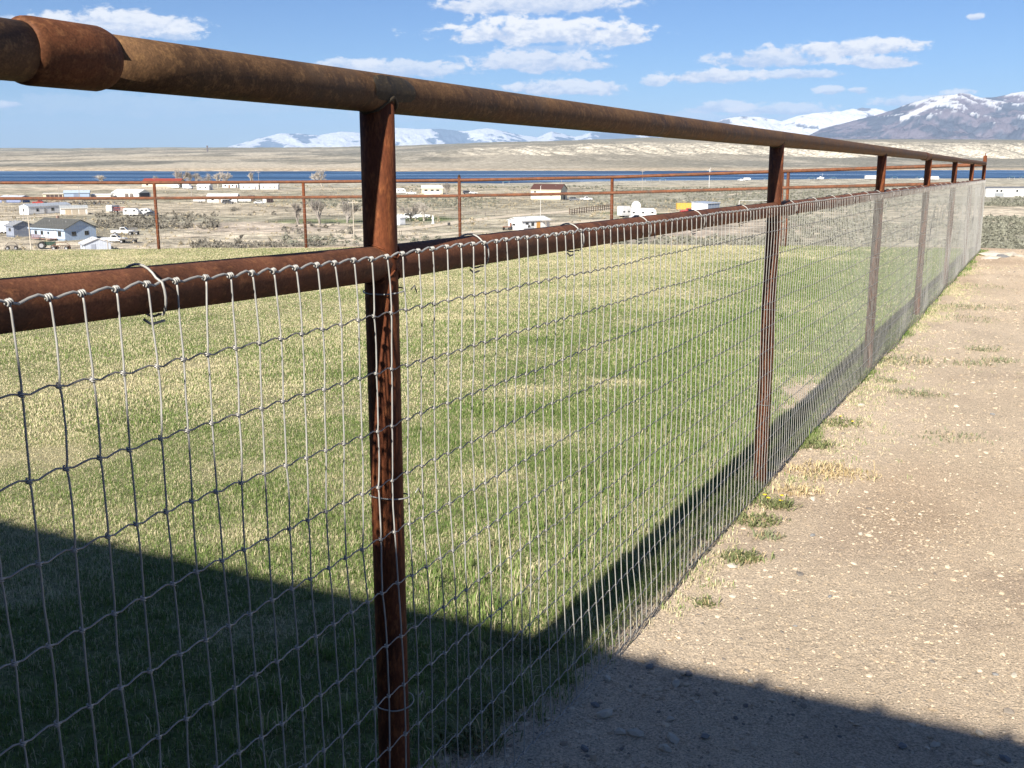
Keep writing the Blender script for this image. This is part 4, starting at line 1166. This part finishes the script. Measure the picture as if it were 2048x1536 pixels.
building('garage', 'grey blue garage standing left of the long blue house', 'garage', 40, 473, 3.2, 5, 2.8, .9, -33, (.24, .27, .34), (.30, .31, .33), wins=[('F', 0, 1.4, .9, .8)])
camper(8, 467, 4, 5.4, 3.1, 'tall white camper behind the grey garage beside the blue house')
building('shed', 'small white shed with bright tin roof in front of the blue house', 'shed', 192, 501, 4.6, 5.2, 1.6, 1.0, -58, (.46, .50, .58), (.68, .68, .68), wins=[('F', .3, .8, .7, .6)], doors=[('R', -.9, 0, .9, 1.5, (.3, .33, .4))])
def tractor(px, py, yaw, c, label):
    o = place('tractor', px, py, yaw, label, 'tractor')
    MB().box(-.2, 1.9, -.4, .4, .8, 1.5).build('hood', P(c), o)
    MB().box(-1.3, -.1, -.65, .65, .9, 1.2).build('body', P(c), o)
    cb = MB().box(-1.2, -.15, -.62, .62, 2.3, 2.42)
    for x in (-1.15, -.2):
        for y in (-.58, .56): cb.box(x, x + .06, y, y + .06, 1.2, 2.3)
    cb.build('canopy', P(c), o)
    for x, y, r in ((-.8, -.8, .8), (-.8, .8, .8), (1.4, -.65, .45), (1.4, .65, .45)): wheel(o, x, y, r, .35)
    return o
tractor(93, 498, 15, (.03, .06, .045), 'dark green tractor parked before the long blue house')
def implement(px, py, yaw, c, label, kind=0, L=3.4):
    o = place('farm_implement', px, py, yaw, label, 'farm machine', 'farm machines and wagons standing about')
    if kind == 0:
        MB().box(-L / 2, L / 2, -.06, .06, .8, .95).build('beam', P(c), o)
        for x in np.linspace(-L / 2, L / 2, 9):
            MB().tube([(x, -.1, .85), (x - .15, -.5, .5), (x, -.6, .05)], .05, 4).build('tine', P(c), o)
        MB().tube([(-L / 2, 0, .9), (-L / 4, 0, 1.5), (L / 4, 0, 1.6), (L / 2, 0, .9)], .06, 5).build('frame', P(c), o)
    else:
        MB().box(-L / 2, L / 2, -1, 1, .8, .95).build('deck', P(c), o)
        for x in np.linspace(-L / 2, L / 2, 6): MB().box(x - .05, x + .05, -1, -.92, .95, 1.9).build('stake', P(c), o)
        MB().box(-L / 2, L / 2, -1.02, -.96, 1.7, 1.85).build('rail', P(c), o)
    for x in (-L / 3, L / 3): wheel(o, x, -.9, .4); wheel(o, x, .9, .4)
    return o
implement(123, 500, 5, (.16, .08, .05), 'rusty hay rake next to the dark green tractor', 0, 3.8)
implement(24, 500, 20, (.12, .10, .09), 'low heap of dark implement frames left of the green tractor', 0, 2.4)
vehicle('pickup', 246, 469, 8, WHT, 'white pickup beside the camper topper, upper of the two right of the blue house')
implement(268, 470, 8, (.15, .15, .16), 'dark box trailer hitched behind the upper white pickup', 1, 2.2)
vehicle('pickup', 229, 485, 5, WHT, 'white pickup pulling the dark stake trailer right of the blue house')
implement(257, 486, 5, (.13, .11, .09), 'dark stake trailer behind the lower white pickup', 1, 4.0)
st = place('tyre', 120, 509, 0, 'lone dark tyre lying on the slope below the hay rake', 'tyre')
MB().tube([(.33 * math.cos(a), .33 * math.sin(a), .13) for a in np.linspace(0, 6.283, 17)], .13, 8, cap=False).build('tread', P(TIRE, .9), st)
# --- second row
building('mobile_home', 'white mobile home with grey roof, its long shaded side facing right', 'mobile home', 92, 427, 17, 4.8, 2.7, .8, 60, (.70, .72, .74), (.36, .40, .46), wins=[('L', .2, 1.1, .8, 1.0), ('F', -5, 1, 1, 1), ('F', 1, 1, 1.2, 1)], doors=[('F', -2, 0, .9, 2, (.3, .3, .3))], over=.15)
building('garage', 'low white garage with tan doors right of the white mobile home', 'garage', 148, 429, 8.4, 4.6, 2.3, .7, 26, (.68, .66, .62), (.42, .44, .44), doors=[('F', -1.9, 0, 1.9, 1.9, (.40, .33, .24)), ('F', .3, 0, 1.9, 1.9, (.34, .30, .24)), ('F', 2.5, 0, 1.9, 1.9, (.38, .33, .27))])
camper(227, 425, 70, 4.6, 2.6, 'white motorhome standing beside red machinery in the lot', door=False)
implement(240, 425, 10, (.30, .06, .05), 'red flatbed machine beside the white motorhome', 1, 3.6)
camper(264, 432, 3, 5.0, 2.5, 'white stock trailer with a row of windows, front of the lot')
camper(292, 431, 3, 3.6, 2.3, 'short white trailer by the dark car in the lot')
vehicle('car', 303, 432, 10, DKG, 'dark car at the right end of the trailer lot')
# --- third row behind the far rail
building('shed', 'long blue grey shed with light roof at the left edge', 'shed', 30, 405, 10, 6, 2.2, .7, -12, (.20, .24, .38), (.56, .60, .64), doors=[('F', -3, 0, 2.2, 1.8, (.12, .12, .14))])
building('shed', 'open fronted shed with cream end and dark bays', 'shed', 108, 397, 8.8, 4, 2.1, .35, 14, CRM, (.66, .62, .54), doors=[('F', x, .1, 1.6, 1.7, (.07, .05, .05)) for x in (-2.2, -.4, 1.4, 3.2)], shape='shed')
building('workshop', 'blue metal workshop with light blue roof and dark gable', 'workshop', 155, 397, 11, 7, 2.7, 1.0, 18, (.28, .36, .48), (.46, .55, .62), doors=[('F', 0, 0, 2.6, 2.2, (.18, .22, .3)), ('L', 0, 0, 3, 2.3, (.05, .05, .06))])
building('shed', 'low flat white roofed shed beside the blue workshop', 'shed', 205, 396, 9, 5, 1.5, .3, 4, (.72, .69, .62), (.75, .73, .70), shape='shed')
building('barn', 'long white roofed barn with a dark right gable', 'barn', 263, 395, 16.5, 8, 2.3, 1.5, -24, (.66, .66, .64), (.74, .74, .73), doors=[('R', 0, 0, 6.4, 2.3, (.07, .07, .08)), ('F', 1, 0, 2.2, 1.8, (.12, .1, .09)), ('F', 4, 0, 2.2, 1.8, (.12, .1, .09))])
vehicle('pickup', 80, 409, 8, (.32, .05, .04), 'dark red pickup in the row of machines by the far rail')
for i, (x, y, c, lb) in enumerate([(112, 409, (.20, .12, .08), 'brown wagon right of the dark red pickup'), (150, 410, (.10, .08, .07), 'dark brown wagon in the middle of the machine row'), (180, 409, (.05, .05, .05), 'black framed wagon in the machine row'),
                                   (208, 408, (.18, .12, .08), 'brown flatbed wagon left of the dark hay wagon'), (238, 408, (.12, .09, .08), 'dark hay wagon at the right end of the machine row')]):
    implement(x, y, 6 + i * 3, c, lb, 1 if i % 2 == 0 else 0, 5.2)
building('barn', 'long cream barn with a bright red roof near the lake', 'barn', 328, 374, 25, 10, 2.9, 2.4, -5, CRM, (.27, .06, .042), doors=[('F', 6, 0, 3.4, 2.3, (.55, .52, .45)), ('F', -4, 0, 3, 2.3, (.50, .47, .4))], wins=[('F', -9, 1, 1.4, 1)])
camper(352, 377, 0, 4.6, 2.6, 'small white camper in front of the red roofed barn')
vehicle('van', 376, 378, -15, (.66, .70, .76), 'white and blue box truck right of the red roofed barn')
building('cottage', 'small white cottage between the box truck and the long mobile homes', 'house', 410, 380, 7.5, 5, 2.6, 1.1, -10, (.68, .70, .72), (.70, .72, .74), wins=[('F', -1.8, 1, 1, .9), ('F', 1.5, 1, 1, .9)], doors=[('R', 0, 0, 1, 2, (.1, .1, .1))])
building('mobile_home', 'white mobile home with brown door left of the pair by the lake', 'mobile home', 462, 376, 9.5, 5, 2.8, .6, 5, WHT, (.70, .70, .70), wins=[('F', -3, 1, 1, 1), ('F', 1.5, 1, 1, 1)], doors=[('F', -.6, 0, 1, 2, (.22, .14, .1)), ('F', 3.8, 0, 1, 2, (.12, .1, .1))])
building('mobile_home', 'white trailer home, left one of the pair near the lake', 'mobile home', 500, 379, 11, 5, 2.9, .5, 3, WHT, (.74, .74, .73), wins=[('F', -3.4, 1.1, .9, .8), ('F', 0, 1.1, .9, .8)], doors=[('F', 3.6, 0, .9, 2, (.2, .2, .22))])
building('mobile_home', 'white trailer home, right one of the pair with green shrubs beside', 'mobile home', 540, 379, 10.5, 5, 2.9, .5, 3, WHT, (.74, .74, .73), wins=[('F', -3.4, 1.1, .9, .8), ('F', .5, 1.1, .9, .8), ('F', 3, 1.1, .9, .8)])
camper(400, 405, 2, 5.2, 2.0, 'low white trailer, leftmost in the row below the far rail')
building('mobile_home', 'white mobile home with a white roof in the row below the far rail', 'mobile home', 447, 405, 12.5, 5, 2.7, .9, 3, WHT, (.76, .76, .75), wins=[('F', -4, 1, 1, 1), ('F', 3.5, 1, 1, 1)], doors=[('F', -1, 0, .9, 2, (.3, .25, .2))])
vehicle('suv', 456, 408, 5, DKG, 'dark car parked before the white mobile home')
camper(489, 405, 2, 6, 2.3, 'white trailer right of the white roofed mobile home')
building('shed', 'small dark brown shed behind the white trailers', 'shed', 503, 402, 2.4, 2.4, 1.9, .4, 5, (.09, .06, .05), (.14, .10, .08))
building('shed', 'small shed, white on the left and dark on the right', 'shed', 536, 405, 3.4, 3, 1.9, .3, 40, (.70, .68, .64), (.25, .2, .17), doors=[('F', .1, 0, 3.0, 1.8, (.07, .05, .05))])
vehicle('car', 519, 408, 5, WHT, 'low white car between the white trailer and the small shed')
building('garage', 'cream garage with a white roof and three dark openings', 'garage', 865, 388, 11, 8, 3.0, 1.3, 2, CRM, (.74, .73, .70), wins=[('F', -3.2, 1.6, 1.6, .8), ('F', 0, 1.6, 1.6, .8), ('F', 2.9, 1.6, 1.6, .8)], doors=[('F', 0, 0, 8.2, 1.5, (.72, .70, .64))])
camper(802, 388, 10, 4.8, 2.9, 'white trailer left of the cream garage')
vehicle('pickup', 822, 389, 6, WHT, 'white pickup between the white trailer and the cream garage')
vehicle('suv', 935, 388, 20, (.06, .06, .08), 'dark car on the flat right of the cream garage')
vehicle('car', 946, 388, 10, WHT, 'white car touching the dark car right of the cream garage')
building('shed', 'narrow white shed with a peaked roof beside the post', 'shed', 800, 450, 2.2, 2.2, 2.1, .8, 50, (.70, .72, .76), (.76, .76, .76), doors=[('L', 0, 0, .9, 1.7, (.60, .62, .66))], over=.12)
vehicle('suv', 822, 438, 4, WHT, 'white jeep on the green patch near the narrow shed')
vehicle('pickup', 843, 436, 6, WHT, 'white pickup half behind the pale tree on the green patch')
building('barn', 'tall cream barn with a dark brown roof and open end', 'barn', 1098, 399, 14, 10.5, 4.5, 2.3, -19, (.68, .62, .48), (.11, .055, .045), wins=[('F', -5, 3.2, 1, .7), ('F', 2.6, 1.8, 1, .7)], doors=[('R', .4, 0, 3.4, 3.2, (.05, .04, .035)), ('R', -3.4, 0, 1.1, 2.1, (.35, .33, .28))])
pole(1081, 433, 9.8, 'pale lamp pole standing before the tall cream barn', 'lamp_pole', 'lamp pole', False, (.60, .58, .55), .12)
z = building('mobile_home', 'white mobile home with an orange door above the middle rail', 'mobile home', 1058, 458, 10.2, 5.4, 2.45, .75, 42, (.70, .71, .72), (.72, .74, .77), wins=[('F', -3.2, 1, 1, 1), ('F', -1.2, 1, 1, 1), ('L', .4, 1.1, 1.2, .5)], doors=[('F', .9, 0, 1.3, 2.1, (.55, .28, .07))])
pv2 = MB().box(1.8, 5.2, -4.6, -2.75, 2.2, 2.3)
for x in (2.0, 5.0): pv2.box(x, x + .1, -4.5, -4.4, 0, 2.2)
pv2.build('porch', P((.45, .4, .34)), z)
vehicle('pickup', 1052, 464, 60, WHT, 'white pickup parked at the mobile home with the orange door')
implement(1014, 460, 80, (.25, .12, .07), 'stacked rusty frames left of the white mobile home', 1, 2.4)
vehicle('suv', 1148, 402, 8, (.16, .17, .19), 'dark grey car right of the tall cream barn')
vehicle('pickup', 1172, 401, 8, (.62, .62, .62), 'silver pickup right of the dark grey car')
# corral of dark boards
cf_ = place('corral_fence', 1180, 423, 0, 'dark board corral fence in the middle of the valley', 'fence')
a_, b_2 = ground_at(1139, 429), ground_at(1222, 419)
o3 = np.array(cf_.location)
for k in range(19):
    t = k / 18
    p = a_ + (b_2 - a_) * t - o3
    MB().box(p[0] - .14, p[0] + .14, p[1] - .1, p[1] + .1, -.3, 2.0 if k % 4 else 2.3).build('post', P((.09, .06, .04)), cf_)
for h_ in (.5, 1.1, 1.7):
    MB().tube([a_ - o3 + zax * h_, b_2 - o3 + zax * h_], .09, 4).build('rail', P((.13, .09, .06)), cf_)
camper(1249, 434, 35, 4.2, 3.5, 'tall white camper left of the long white caravan')
camper(1286, 436, 2, 8.2, 3.1, 'long white caravan in the middle of the valley')
dm = place('satellite_dish', 1272, 419, 0, 'round white dish rising behind the long white caravan', 'dish')
MB().tube([(0, 0, 1.4 + .0), (0, .25, 1.4), (0, .5, 1.4), (0, .62, 1.4)], [1.7, 1.45, .8, .05], 18).build('dish', P((.72, .74, .76)), dm)
MB().tube([(0, .6, -.2), (0, .6, 1.4)], .1, 8).build('mast', P((.4, .4, .4)), dm)
vehicle('car', 1273, 438, 12, (.70, .72, .74), 'small white car in front of the long white caravan')
ct = place('shipping_container', 1367, 419, 2, 'yellow shipping container left of the white box shed', 'container')
MB().box(-2.7, 2.7, -1.2, 1.2, .1, 2.4).build('body', P((.58, .36, .07)), ct)
for x in np.linspace(-2.6, 2.6, 14): MB().box(x - .05, x + .05, -1.24, -1.2, .2, 2.3).build('rib', P((.50, .30, .06)), ct)
MB().box(2.7, 2.75, -1.1, 1.1, .2, 2.3).build('door', P((.42, .25, .06)), ct)
vehicle('pickup', 1376, 427, 6, (.42, .045, .04), 'red pickup in front of the yellow container')
building('shed', 'large box shed, white in front and blue grey on its side', 'shed', 1411, 422, 8.2, 6.6, 2.9, .3, 48, (.66, .69, .74), (.34, .40, .50), doors=[('F', 0, .2, 7.6, 2.5, (.24, .29, .38))], shape='shed')
# lakeside things
RVL = [(1494, 361.4, 5.6, 2.4, 'smallest white camper at the near shore of the lake'), (1742, 359, 10.5, 3.3, 'long white camper at the shore between two fence posts'), (1866, 360, 9, 3.1, 'white camper at the shore behind the fourth fence post')]
for x, y, L, h_, lb in RVL: camper(x, y, 2, L, h_, lb, 'white campers by the lake shore')
vehicle('pickup', 1482, 362, 5, WHT, 'white truck left of the smallest shore camper')
vehicle('pickup', 1843, 360.4, 5, WHT, 'white truck left of the shore camper behind the fourth post')
for i, x in enumerate([1012, 1296, 1325, 1534, 1622, 1666, 1788, 1838, 2022, 2046]):
    y = float(np.interp(x, SH_X, SH_Y)) + 1.8
    o = place('picnic_shelter', x, y, 3, 'small blue picnic shelter at the shore, ' + ['above the brown roofed barn, far left one', 'left one of two before the box truck shed', 'right one of two left of the wind turbine', 'just left of the second near post', 'left of the white boat on its trailer', 'right of the white boat on its trailer', 'right of the long white shore camper', 'by the white truck at the fourth post', 'above the long white building, left one', 'at the right edge above the long building'][i], 'shelter', 'picnic shelters at the lake shore')
    MB().prism([(-2.4, 2.2), (-2.4, 2.45), (0, 2.8), (2.4, 2.45), (2.4, 2.2)], -1.6, 1.6).build('roof', P((.05, .11, .16)), o)
    for xx in (-2.1, 2.1):
        for yy in (-1.4, 1.4): MB().box(xx - .1, xx + .1, yy - .1, yy + .1, -.2, 2.2).build('post', P((.30, .32, .34)), o)
bt = place('boat', 1640, 360, 0, 'white boat on a trailer at the shore right of the second fence post', 'boat')
MB().prism([(-2.6, .9), (-2.4, 1.9), (2.2, 1.9), (3.2, 2.3), (2.2, .8)], -1, 1).build('hull', P(WHT, .3), bt)
MB().prism([(-.6, 1.9), (-.4, 2.9), (.6, 2.9), (1.1, 1.9)], -.8, .8).build('cabin', P(WHT, .3), bt)
wheel(bt, -.8, -.9, .35); wheel(bt, -.8, .9, .35)
MB().tube([(1.8, 0, 1.9), (1.8, 0, 5.6)], .08, 6).build('mast', P((.5, .55, .6)), bt)
building('school_building', 'long white building with dark windows at the right edge', 'building', 2030, 393.5, 34, 12, 4.2, .5, 0, (.58,.58,.57), (.16, .16, .16),
         wins=[('F', x, 2.5, 1.0, 1.0) for x in (-11.6, -9.6, -2, 2.4)], doors=[('F', -10.5, .4, 4.4, 1.6, (.26, .28, .30)), ('F', 3.4, .2, 4.2, 2.0, (.24, .26, .29))], over=.2)
tw = place('tower', 415, 303.4, 0, 'thin dark tower on the far left horizon', 'tower')
MB().box(-2.2, 2.2, -2, 2, -5, 22).build('mast', P((.12, .11, .12)), tw)
MB().box(-3.0, 3.0, -2.6, 2.6, 19, 20.5).build('platform', P((.14, .13, .13)), tw)
for x, y, h_, lb in [(63, 507, 7.3, 'pale bare pole in front of the long blue house'), (48, 440, 6.2, 'thin pole left of the white mobile home'), (217, 511, 3.2, 'short pole right of the small white shed'), (160, 408, 8.5, 'pole rising behind the blue workshop'),
                     (119, 402, 7.5, 'pole behind the open fronted shed'), (384, 404, 8.4, 'pole between the box truck and the white cottage'), (708, 480, 9.4, 'tall tan pole left of the first fence post'), (263, 400, 8, 'pole behind the long white roofed barn'),
                     (1284, 385, 12, 'tall pole right of the third far fence post'), (1123, 374, 6, 'short pole by the shore above the brown roof'), (518, 372, 9.5, 'thin white pole at the lake shore between bare trees'), (417, 374, 8, 'white mast at the lake shore near the red roof')]:
    pole(x, y, h_, lb, arm=h_ > 7, c=(.50, .44, .36) if x in (63, 708) else (.34, .31, .28))
wt = place('wind_turbine', 1418, 376, 0, 'small white wind turbine on a pole before the lake', 'wind turbine')
MB().tube([(0, 0, -.3), (0, 0, 11)], .13, 8).build('mast', P(WHT), wt)
for k in range(3):
    a = k * 2.094 + .4
    MB().tube([(0, -.2, 11), (1.9 * math.sin(a), -.2, 11 + 1.9 * math.cos(a))], [.17, .07], 4).build('blade', P(WHT), wt)
pf = place('field_gate', 1512, 427, 0, 'white pipe frame gate between the box shed and fence', 'gate')
for x in (-6, 6): MB().tube([(x, 0, -.3), (x, 0, 4.4)], .1, 6).build('post', P(WHT), pf)
MB().tube([(-6, 0, 4.4), (6, 0, 4.4)], .07, 6).build('crossbar', P(WHT), pf)
pg_ = place('pipe_gate', 980, 434, 0, 'low dark pipe gate standing alone in the field', 'gate')
for x in (-1.6, 1.6): MB().tube([(x, 0, -.2), (x, 0, 1.2)], .07, 6).build('post', P(DKG), pg_)
for h_ in (.5, 1.1): MB().tube([(-1.6, 0, h_), (1.6, 0, h_)], .05, 6).build('rail', P(DKG), pg_)
bn = place('barrel', 898, 451, 0, 'dark barrel beside the pale track', 'barrel')
MB().tube([(0, 0, 0), (0, 0, .1), (0, 0, .75), (0, 0, .85)], [.36, .4, .4, .36], 12).build('drum', P((.05, .05, .05)), bn)
for i, x in enumerate((799, 803)):
    q_ = place('marker_post', x, 471, 0, ('left' if i == 0 else 'right') + ' one of two short dark posts below the narrow shed', 'post', 'pair of marker posts')
    MB().tube([(0, 0, -.2), (0, 0, 1.3)], .06, 6).build('shaft', P((.08, .07, .06)), q_)
orn = place('yard_ornament', 866, 447, 0, 'white upright yard ornament right of the pale tree', 'ornament')
MB().tube([(0, 0, 0), (0, 0, .3), (0, 0, 1.0), (0, 0, 1.6), (0, 0, 1.9), (0, 0, 2.4)], [.55, .35, .28, .4, .22, .18], 10).build('column', P(WHT), orn)
for i, (x, y, h_, kd, lb, mt_, wd) in enumerate([
        (644, 373, 11, 'round', 'big round bare tree in front of the lake left of the first post', BARK, 1.05), (504, 373, 8.6, 'tall', 'narrow bare tree before the lake above the white trailer homes', BARK, 1.0),
        (205, 368, 5.8, 'round', 'low spreading bare tree at the lake shore left of the red roof', BARK, 1.5), (361, 374, 10.5, 'tall', 'tallest bare tree right behind the red roofed barn', BARK, 1.2),
        (380, 374, 9, 'tall', 'bare tree between the tallest one and the box truck', BARK2, 1.0), (394, 374, 8, 'tall', 'slim grey tree above the white cottage', BARK2, 1.0), (410, 374, 8, 'round', 'round bare tree behind the white cottage', BARK, 1.0),
        (436, 374, 9, 'round', 'left one of two joined bare trees at the shore', BARK, 1.0), (450, 374, 8.4, 'round', 'right one of two joined bare trees at the shore', BARK, 1.0), (315, 366, 5, 'round', 'bare treetop showing over the red roof', BARK, 1.2),
        (597, 449, 6, 'tall', 'faint bare tree left of the far fence post', BARK2, 1.1), (640, 449, 6.6, 'tall', 'bare tree on green ground right of the far fence post', BARK2, 1.2), (694, 446, 6.2, 'tall', 'bare tree just left of the first near post', BARK2, 1.2),
        (847, 442, 5.4, 'round', 'small pale tree on the green patch by the white vehicles', BARK, 1.0), (893, 390, 5.6, 'round', 'brown bare tree right of the cream garage', BARK2, 1.0), (820, 441, 5, 'round', 'faint bare tree right of the narrow white shed', BARK2, 1.2)]):
    tree(x, y, h_ * 1.15, kd, i + 1, lb, mt_, wd)

# ------------------------------------------------------------------ weeds, stones and straws on the yard
WEED = simple('weed leaf green', (.15, .17, .07), .7, var=.35, scale=20)
WEED2 = simple('grey green weed leaf', (.17, .19, .10), .75, var=.3, scale=20)
STRAW = simple('dry weed straw', (.46, .36, .20), .85, var=.25, scale=20)
YEL = simple('yellow petals', (.85, .62, .03), .6, var=.1)
def weed(px, py, rad, hgt, mt_, label, nb=90, flowers=0, dry=0, name='weed_clump', cat='weed'):
    Yq = 1.5 / slope(py); g = ground_near(px, py)
    rad *= .8; hgt *= .62
    o = empty(name, g, 0, label, cat, 'weeds along the fence')
    r = random.Random(int(px * 7 + py))
    for part, cnt, m_ in (('leaves', int(nb * 1.5), mt_), ('dry_stems', dry or nb // 3, STRAW)):
        if not cnt: continue
        mb = MB()
        for i in range(cnt):
            a, q = r.uniform(0, 6.283), rad * r.random() ** .55 * (1.6 if r.random() < .2 else 1)
            x, y = q * math.cos(a) * 1.3, q * math.sin(a)
            t = r.uniform(0, 6.283); l = hgt * r.uniform(.5, 1.5); w = r.uniform(.0014, .0038) if part == 'leaves' else .0014
            up = r.uniform(.25, .9)
            dx, dy = math.cos(t) * l * (1 - up * .5), math.sin(t) * l * (1 - up * .5)
            nx, ny = -math.sin(t) * w, math.cos(t) * w
            mb.add([(x - nx * .5, y - ny * .5, 0), (x + nx * .5, y + ny * .5, 0), (x + dx * .5 + nx, y + dy * .5 + ny, l * up * .75), (x + dx * .5 - nx, y + dy * .5 - ny, l * up * .75), (x + dx, y + dy, l * up)], [(0, 1, 2, 3), (3, 2, 4)])
        mb.build(part, m_, o)
    for i in range(flowers):
        x, y, h_ = r.uniform(-rad, rad), r.uniform(-rad * .5, rad * .5), hgt * r.uniform(.7, 1.2)
        mb = MB()
        for k in range(14):
            a = k / 14 * 6.283
            mb.add([(x, y, h_), (x + .009 * math.cos(a - .2), y + .009 * math.sin(a - .2), h_ + .004), (x + .009 * math.cos(a + .2), y + .009 * math.sin(a + .2), h_ + .004)], [(0, 1, 2)])
        mb.build('flower', YEL, o)
    return o
def ground_near(px, py):
    a, s_ = (px - 1024) / wid(py), slope(py)
    Y = 1.5 / s_
    for _ in range(12): Y = -float(near_z(a * Y, Y)) / s_
    return np.array([a * Y, Y, float(near_z(a * Y, Y))])
for args in [(1485, 1118, .07, .05, WEED, 'green weed with pale rock beside it, close to the mesh foot', 150), (1412, 1208, .04, .035, WEED, 'smallest green weed on the bright dirt near the shadow', 60),
             (1512, 1045, .09, .05, WEED, 'broad green weed just below the dandelions', 170), (1552, 1012, .07, .06, WEED, 'green weed with yellow dandelion flowers', 130, 4),
             (1535, 1075, .05, .04, WEED2, 'thin grey green weed between the dandelions and the rock', 60, 0, 30), (1640, 945, .16, .06, STRAW, 'wide patch of dry tan weeds right of the second post', 190, 0, 90),
             (1628, 893, .09, .06, WEED, 'green weed at the top of the dry patch', 140), (1600, 985, .10, .05, STRAW, 'brown dry weed below the wide tan patch', 110, 0, 50), (1700, 950, .13, .04, STRAW, 'thin dry weed at the right of the tan patch', 90, 0, 40),
             (1680, 848, .12, .05, WEED, 'yellow green weed hugging the mesh foot', 150, 2), (1800, 724, .22, .07, WEED2, 'grey green weed patch beside the third post', 200), (1775, 762, .09, .04, WEED2, 'little weed tuft just before the third post', 60),
             (1966, 700, .14, .06, WEED2, 'dark weed tuft, upper one of three on the right dirt', 90), (1944, 728, .14, .05, WEED2, 'dark weed tuft, left one of three on the right dirt', 90), (2003, 722, .14, .05, WEED2, 'dark weed tuft, right one of three on the right dirt', 90),
             (1815, 786, .12, .04, WEED2, 'flat dark weed, left of a pair on the dirt', 80), (1858, 792, .12, .04, WEED2, 'flat dark weed, right of a pair on the dirt', 80), (1900, 615, .35, .06, WEED2, 'long sparse band of weeds on the far dirt', 180),
             (1980, 617, .3, .05, WEED2, 'sparse weeds continuing the far band to the right', 120), (1950, 640, .3, .05, WEED2, 'sparse weeds just below the far band', 110), (1900, 875, .16, .04, WEED2, 'faint grey weed patch in the middle of the right dirt', 80),
             (1960, 575, .3, .06, WEED2, 'small dark weeds on the farthest bit of dirt', 70), (1050, 1300, .09, .07, WEED, 'bright green weed in the shade behind the mesh', 150), (940, 1485, .08, .08, WEED, 'tall green weed in the shade at the lawn corner', 170), (1130, 1262, .07, .05, WEED, 'low green weed where the shadow begins at the mesh', 90),
             (985, 1425, .06, .06, WEED, 'shaded weed between the two green ones at the lawn corner', 120)]:
    weed(*args)
ST1, ST2 = simple('pale stone', (.50, .45, .37), .85, var=.2, scale=30, bump=.3), simple('grey stone', (.22, .22, .22), .85, var=.2, scale=30, bump=.3)
pm_ = []
for i in range(5):
    v, f = pebble(50 + i, .6)
    me = mesh_from('stone', v, f, None, False)
    pm_.append(me)
STN = [(1465, 1136, .05, 0, 'pale stone touching the green weed close to the mesh foot'), (1215, 1360, .04, 0, 'pale stone in the shade just right of the mesh foot'), (1240, 1467, .04, 0, 'pale flat stone, one of the pair lowest in the stone cluster'),
 (1345, 1480, .045, 0, 'pale blocky stone below the middle of the shaded gravel'), (1210, 1432, .055, 0, 'largest pale stone near the mesh in the shade'), (1375, 1350, .04, 1, 'grey stone at the shadow edge, right of two'),
 (1300, 1335, .035, 1, 'grey stone at the shadow edge, left of two'), (1330, 1499, .045, 0, 'pale angular stone close to the bottom edge of the gravel'), (1410, 1475, .035, 1, 'grey stone right of the pale blocky stone in shade'),
 (1190, 1412, .03, 1, 'small grey stone beside the largest pale stone near the mesh'), (1352, 1370, .045, 0, 'pale stone a little below the shadow edge'), (1270, 1470, .05, 0, 'broad pale stone, larger one of the low cluster pair'),
 (1500, 1365, .03, 0, 'pale stone alone in shade right of the gravel cluster'), (1870, 1492, .03, 0, 'small pale stone in the shade at the lower right'), (1960, 1470, .035, 0, 'pale stone under the shadow edge at the far right'),
 (1805, 1495, .035, 1, 'grey stone left of the small pale one at the lower right'), (1170, 1500, .035, 1, 'dark grey stone at the very bottom beside the mesh'), (1340, 1440, .03, 0, 'small pale stone between the blocky stone and the shadow edge'),
 (2010, 1520, .035, 1, 'grey stone in the bottom right corner of the shade'), (1660, 1194, .022, 1, 'grey stone in the middle of the sunlit dirt'), (1590, 1253, .02, 1, 'little dark stone on sunlit dirt near a straw'),
 (2028, 1352, .032, 0, 'bright stone on the sunlit dirt at the right edge'), (1990, 1350, .024, 1, 'grey stone left of the bright one at the right edge'), (1913, 792, .06, 0, 'white flat stone far up the sunlit dirt'),
 (1465, 1195, .028, 0, 'small pale stone on bright dirt right of the smallest weed'), (1625, 1000, .045, 0, 'pale stone between the dry weeds and open dirt'), (1722, 812, .055, 0, 'pale stone near the mesh foot before the third post'),
 (1720, 1070, .035, 0, 'pale stone on open dirt right of the dandelions'), (1625, 1072, .028, 1, 'dull grey stone below the dry weed patch'), (1985, 830, .04, 1, 'dark stone on the dirt at the right edge, far up')]
for k, (px, py, sz_, mt_, lb) in enumerate(STN):
    o = link('stone', pm_[k % 5])
    if not o.data.materials: o.data.materials.append(None)
    o.material_slots[0].link = 'OBJECT'; o.material_slots[0].material = (ST1, ST2)[mt_]
    sz_ *= .75
    g = ground_near(px, py)
    o.location = (g[0], g[1], g[2] + sz_ * .14); o.scale = (sz_, sz_ * .8, sz_ * 1.0); o.rotation_euler = (0, 0, k * 1.7)
    tag(o, lb, 'stone', 'loose stones on the yard')
# rocks along the far rim of the yard
for i, (px, py, sz_) in enumerate([(1990, 512, .5), (2003, 514, .35), (2018, 511, .4), (1978, 517, .3), (2035, 513, .3)]):
    o = link('rock', pm_[i % 5])
    o.material_slots[0].link = 'OBJECT' if o.material_slots else 'DATA'
    if o.material_slots: o.material_slots[0].material = (ST1, ST2)[i == 1]
    g = ground_near(px, py)
    o.location = g; o.scale = (sz_, sz_ * .7, sz_ * .5); o.rotation_euler = (0, 0, i)
    tag(o, ['largest rock on the dirt rim right of the fence corner', 'dark rock second on the dirt rim', 'long pale rock in the middle of the dirt rim', 'rock nearest to the corner post on the dirt rim', 'rightmost rock on the dirt rim'][i], 'rock', 'rocks on the dirt rim')
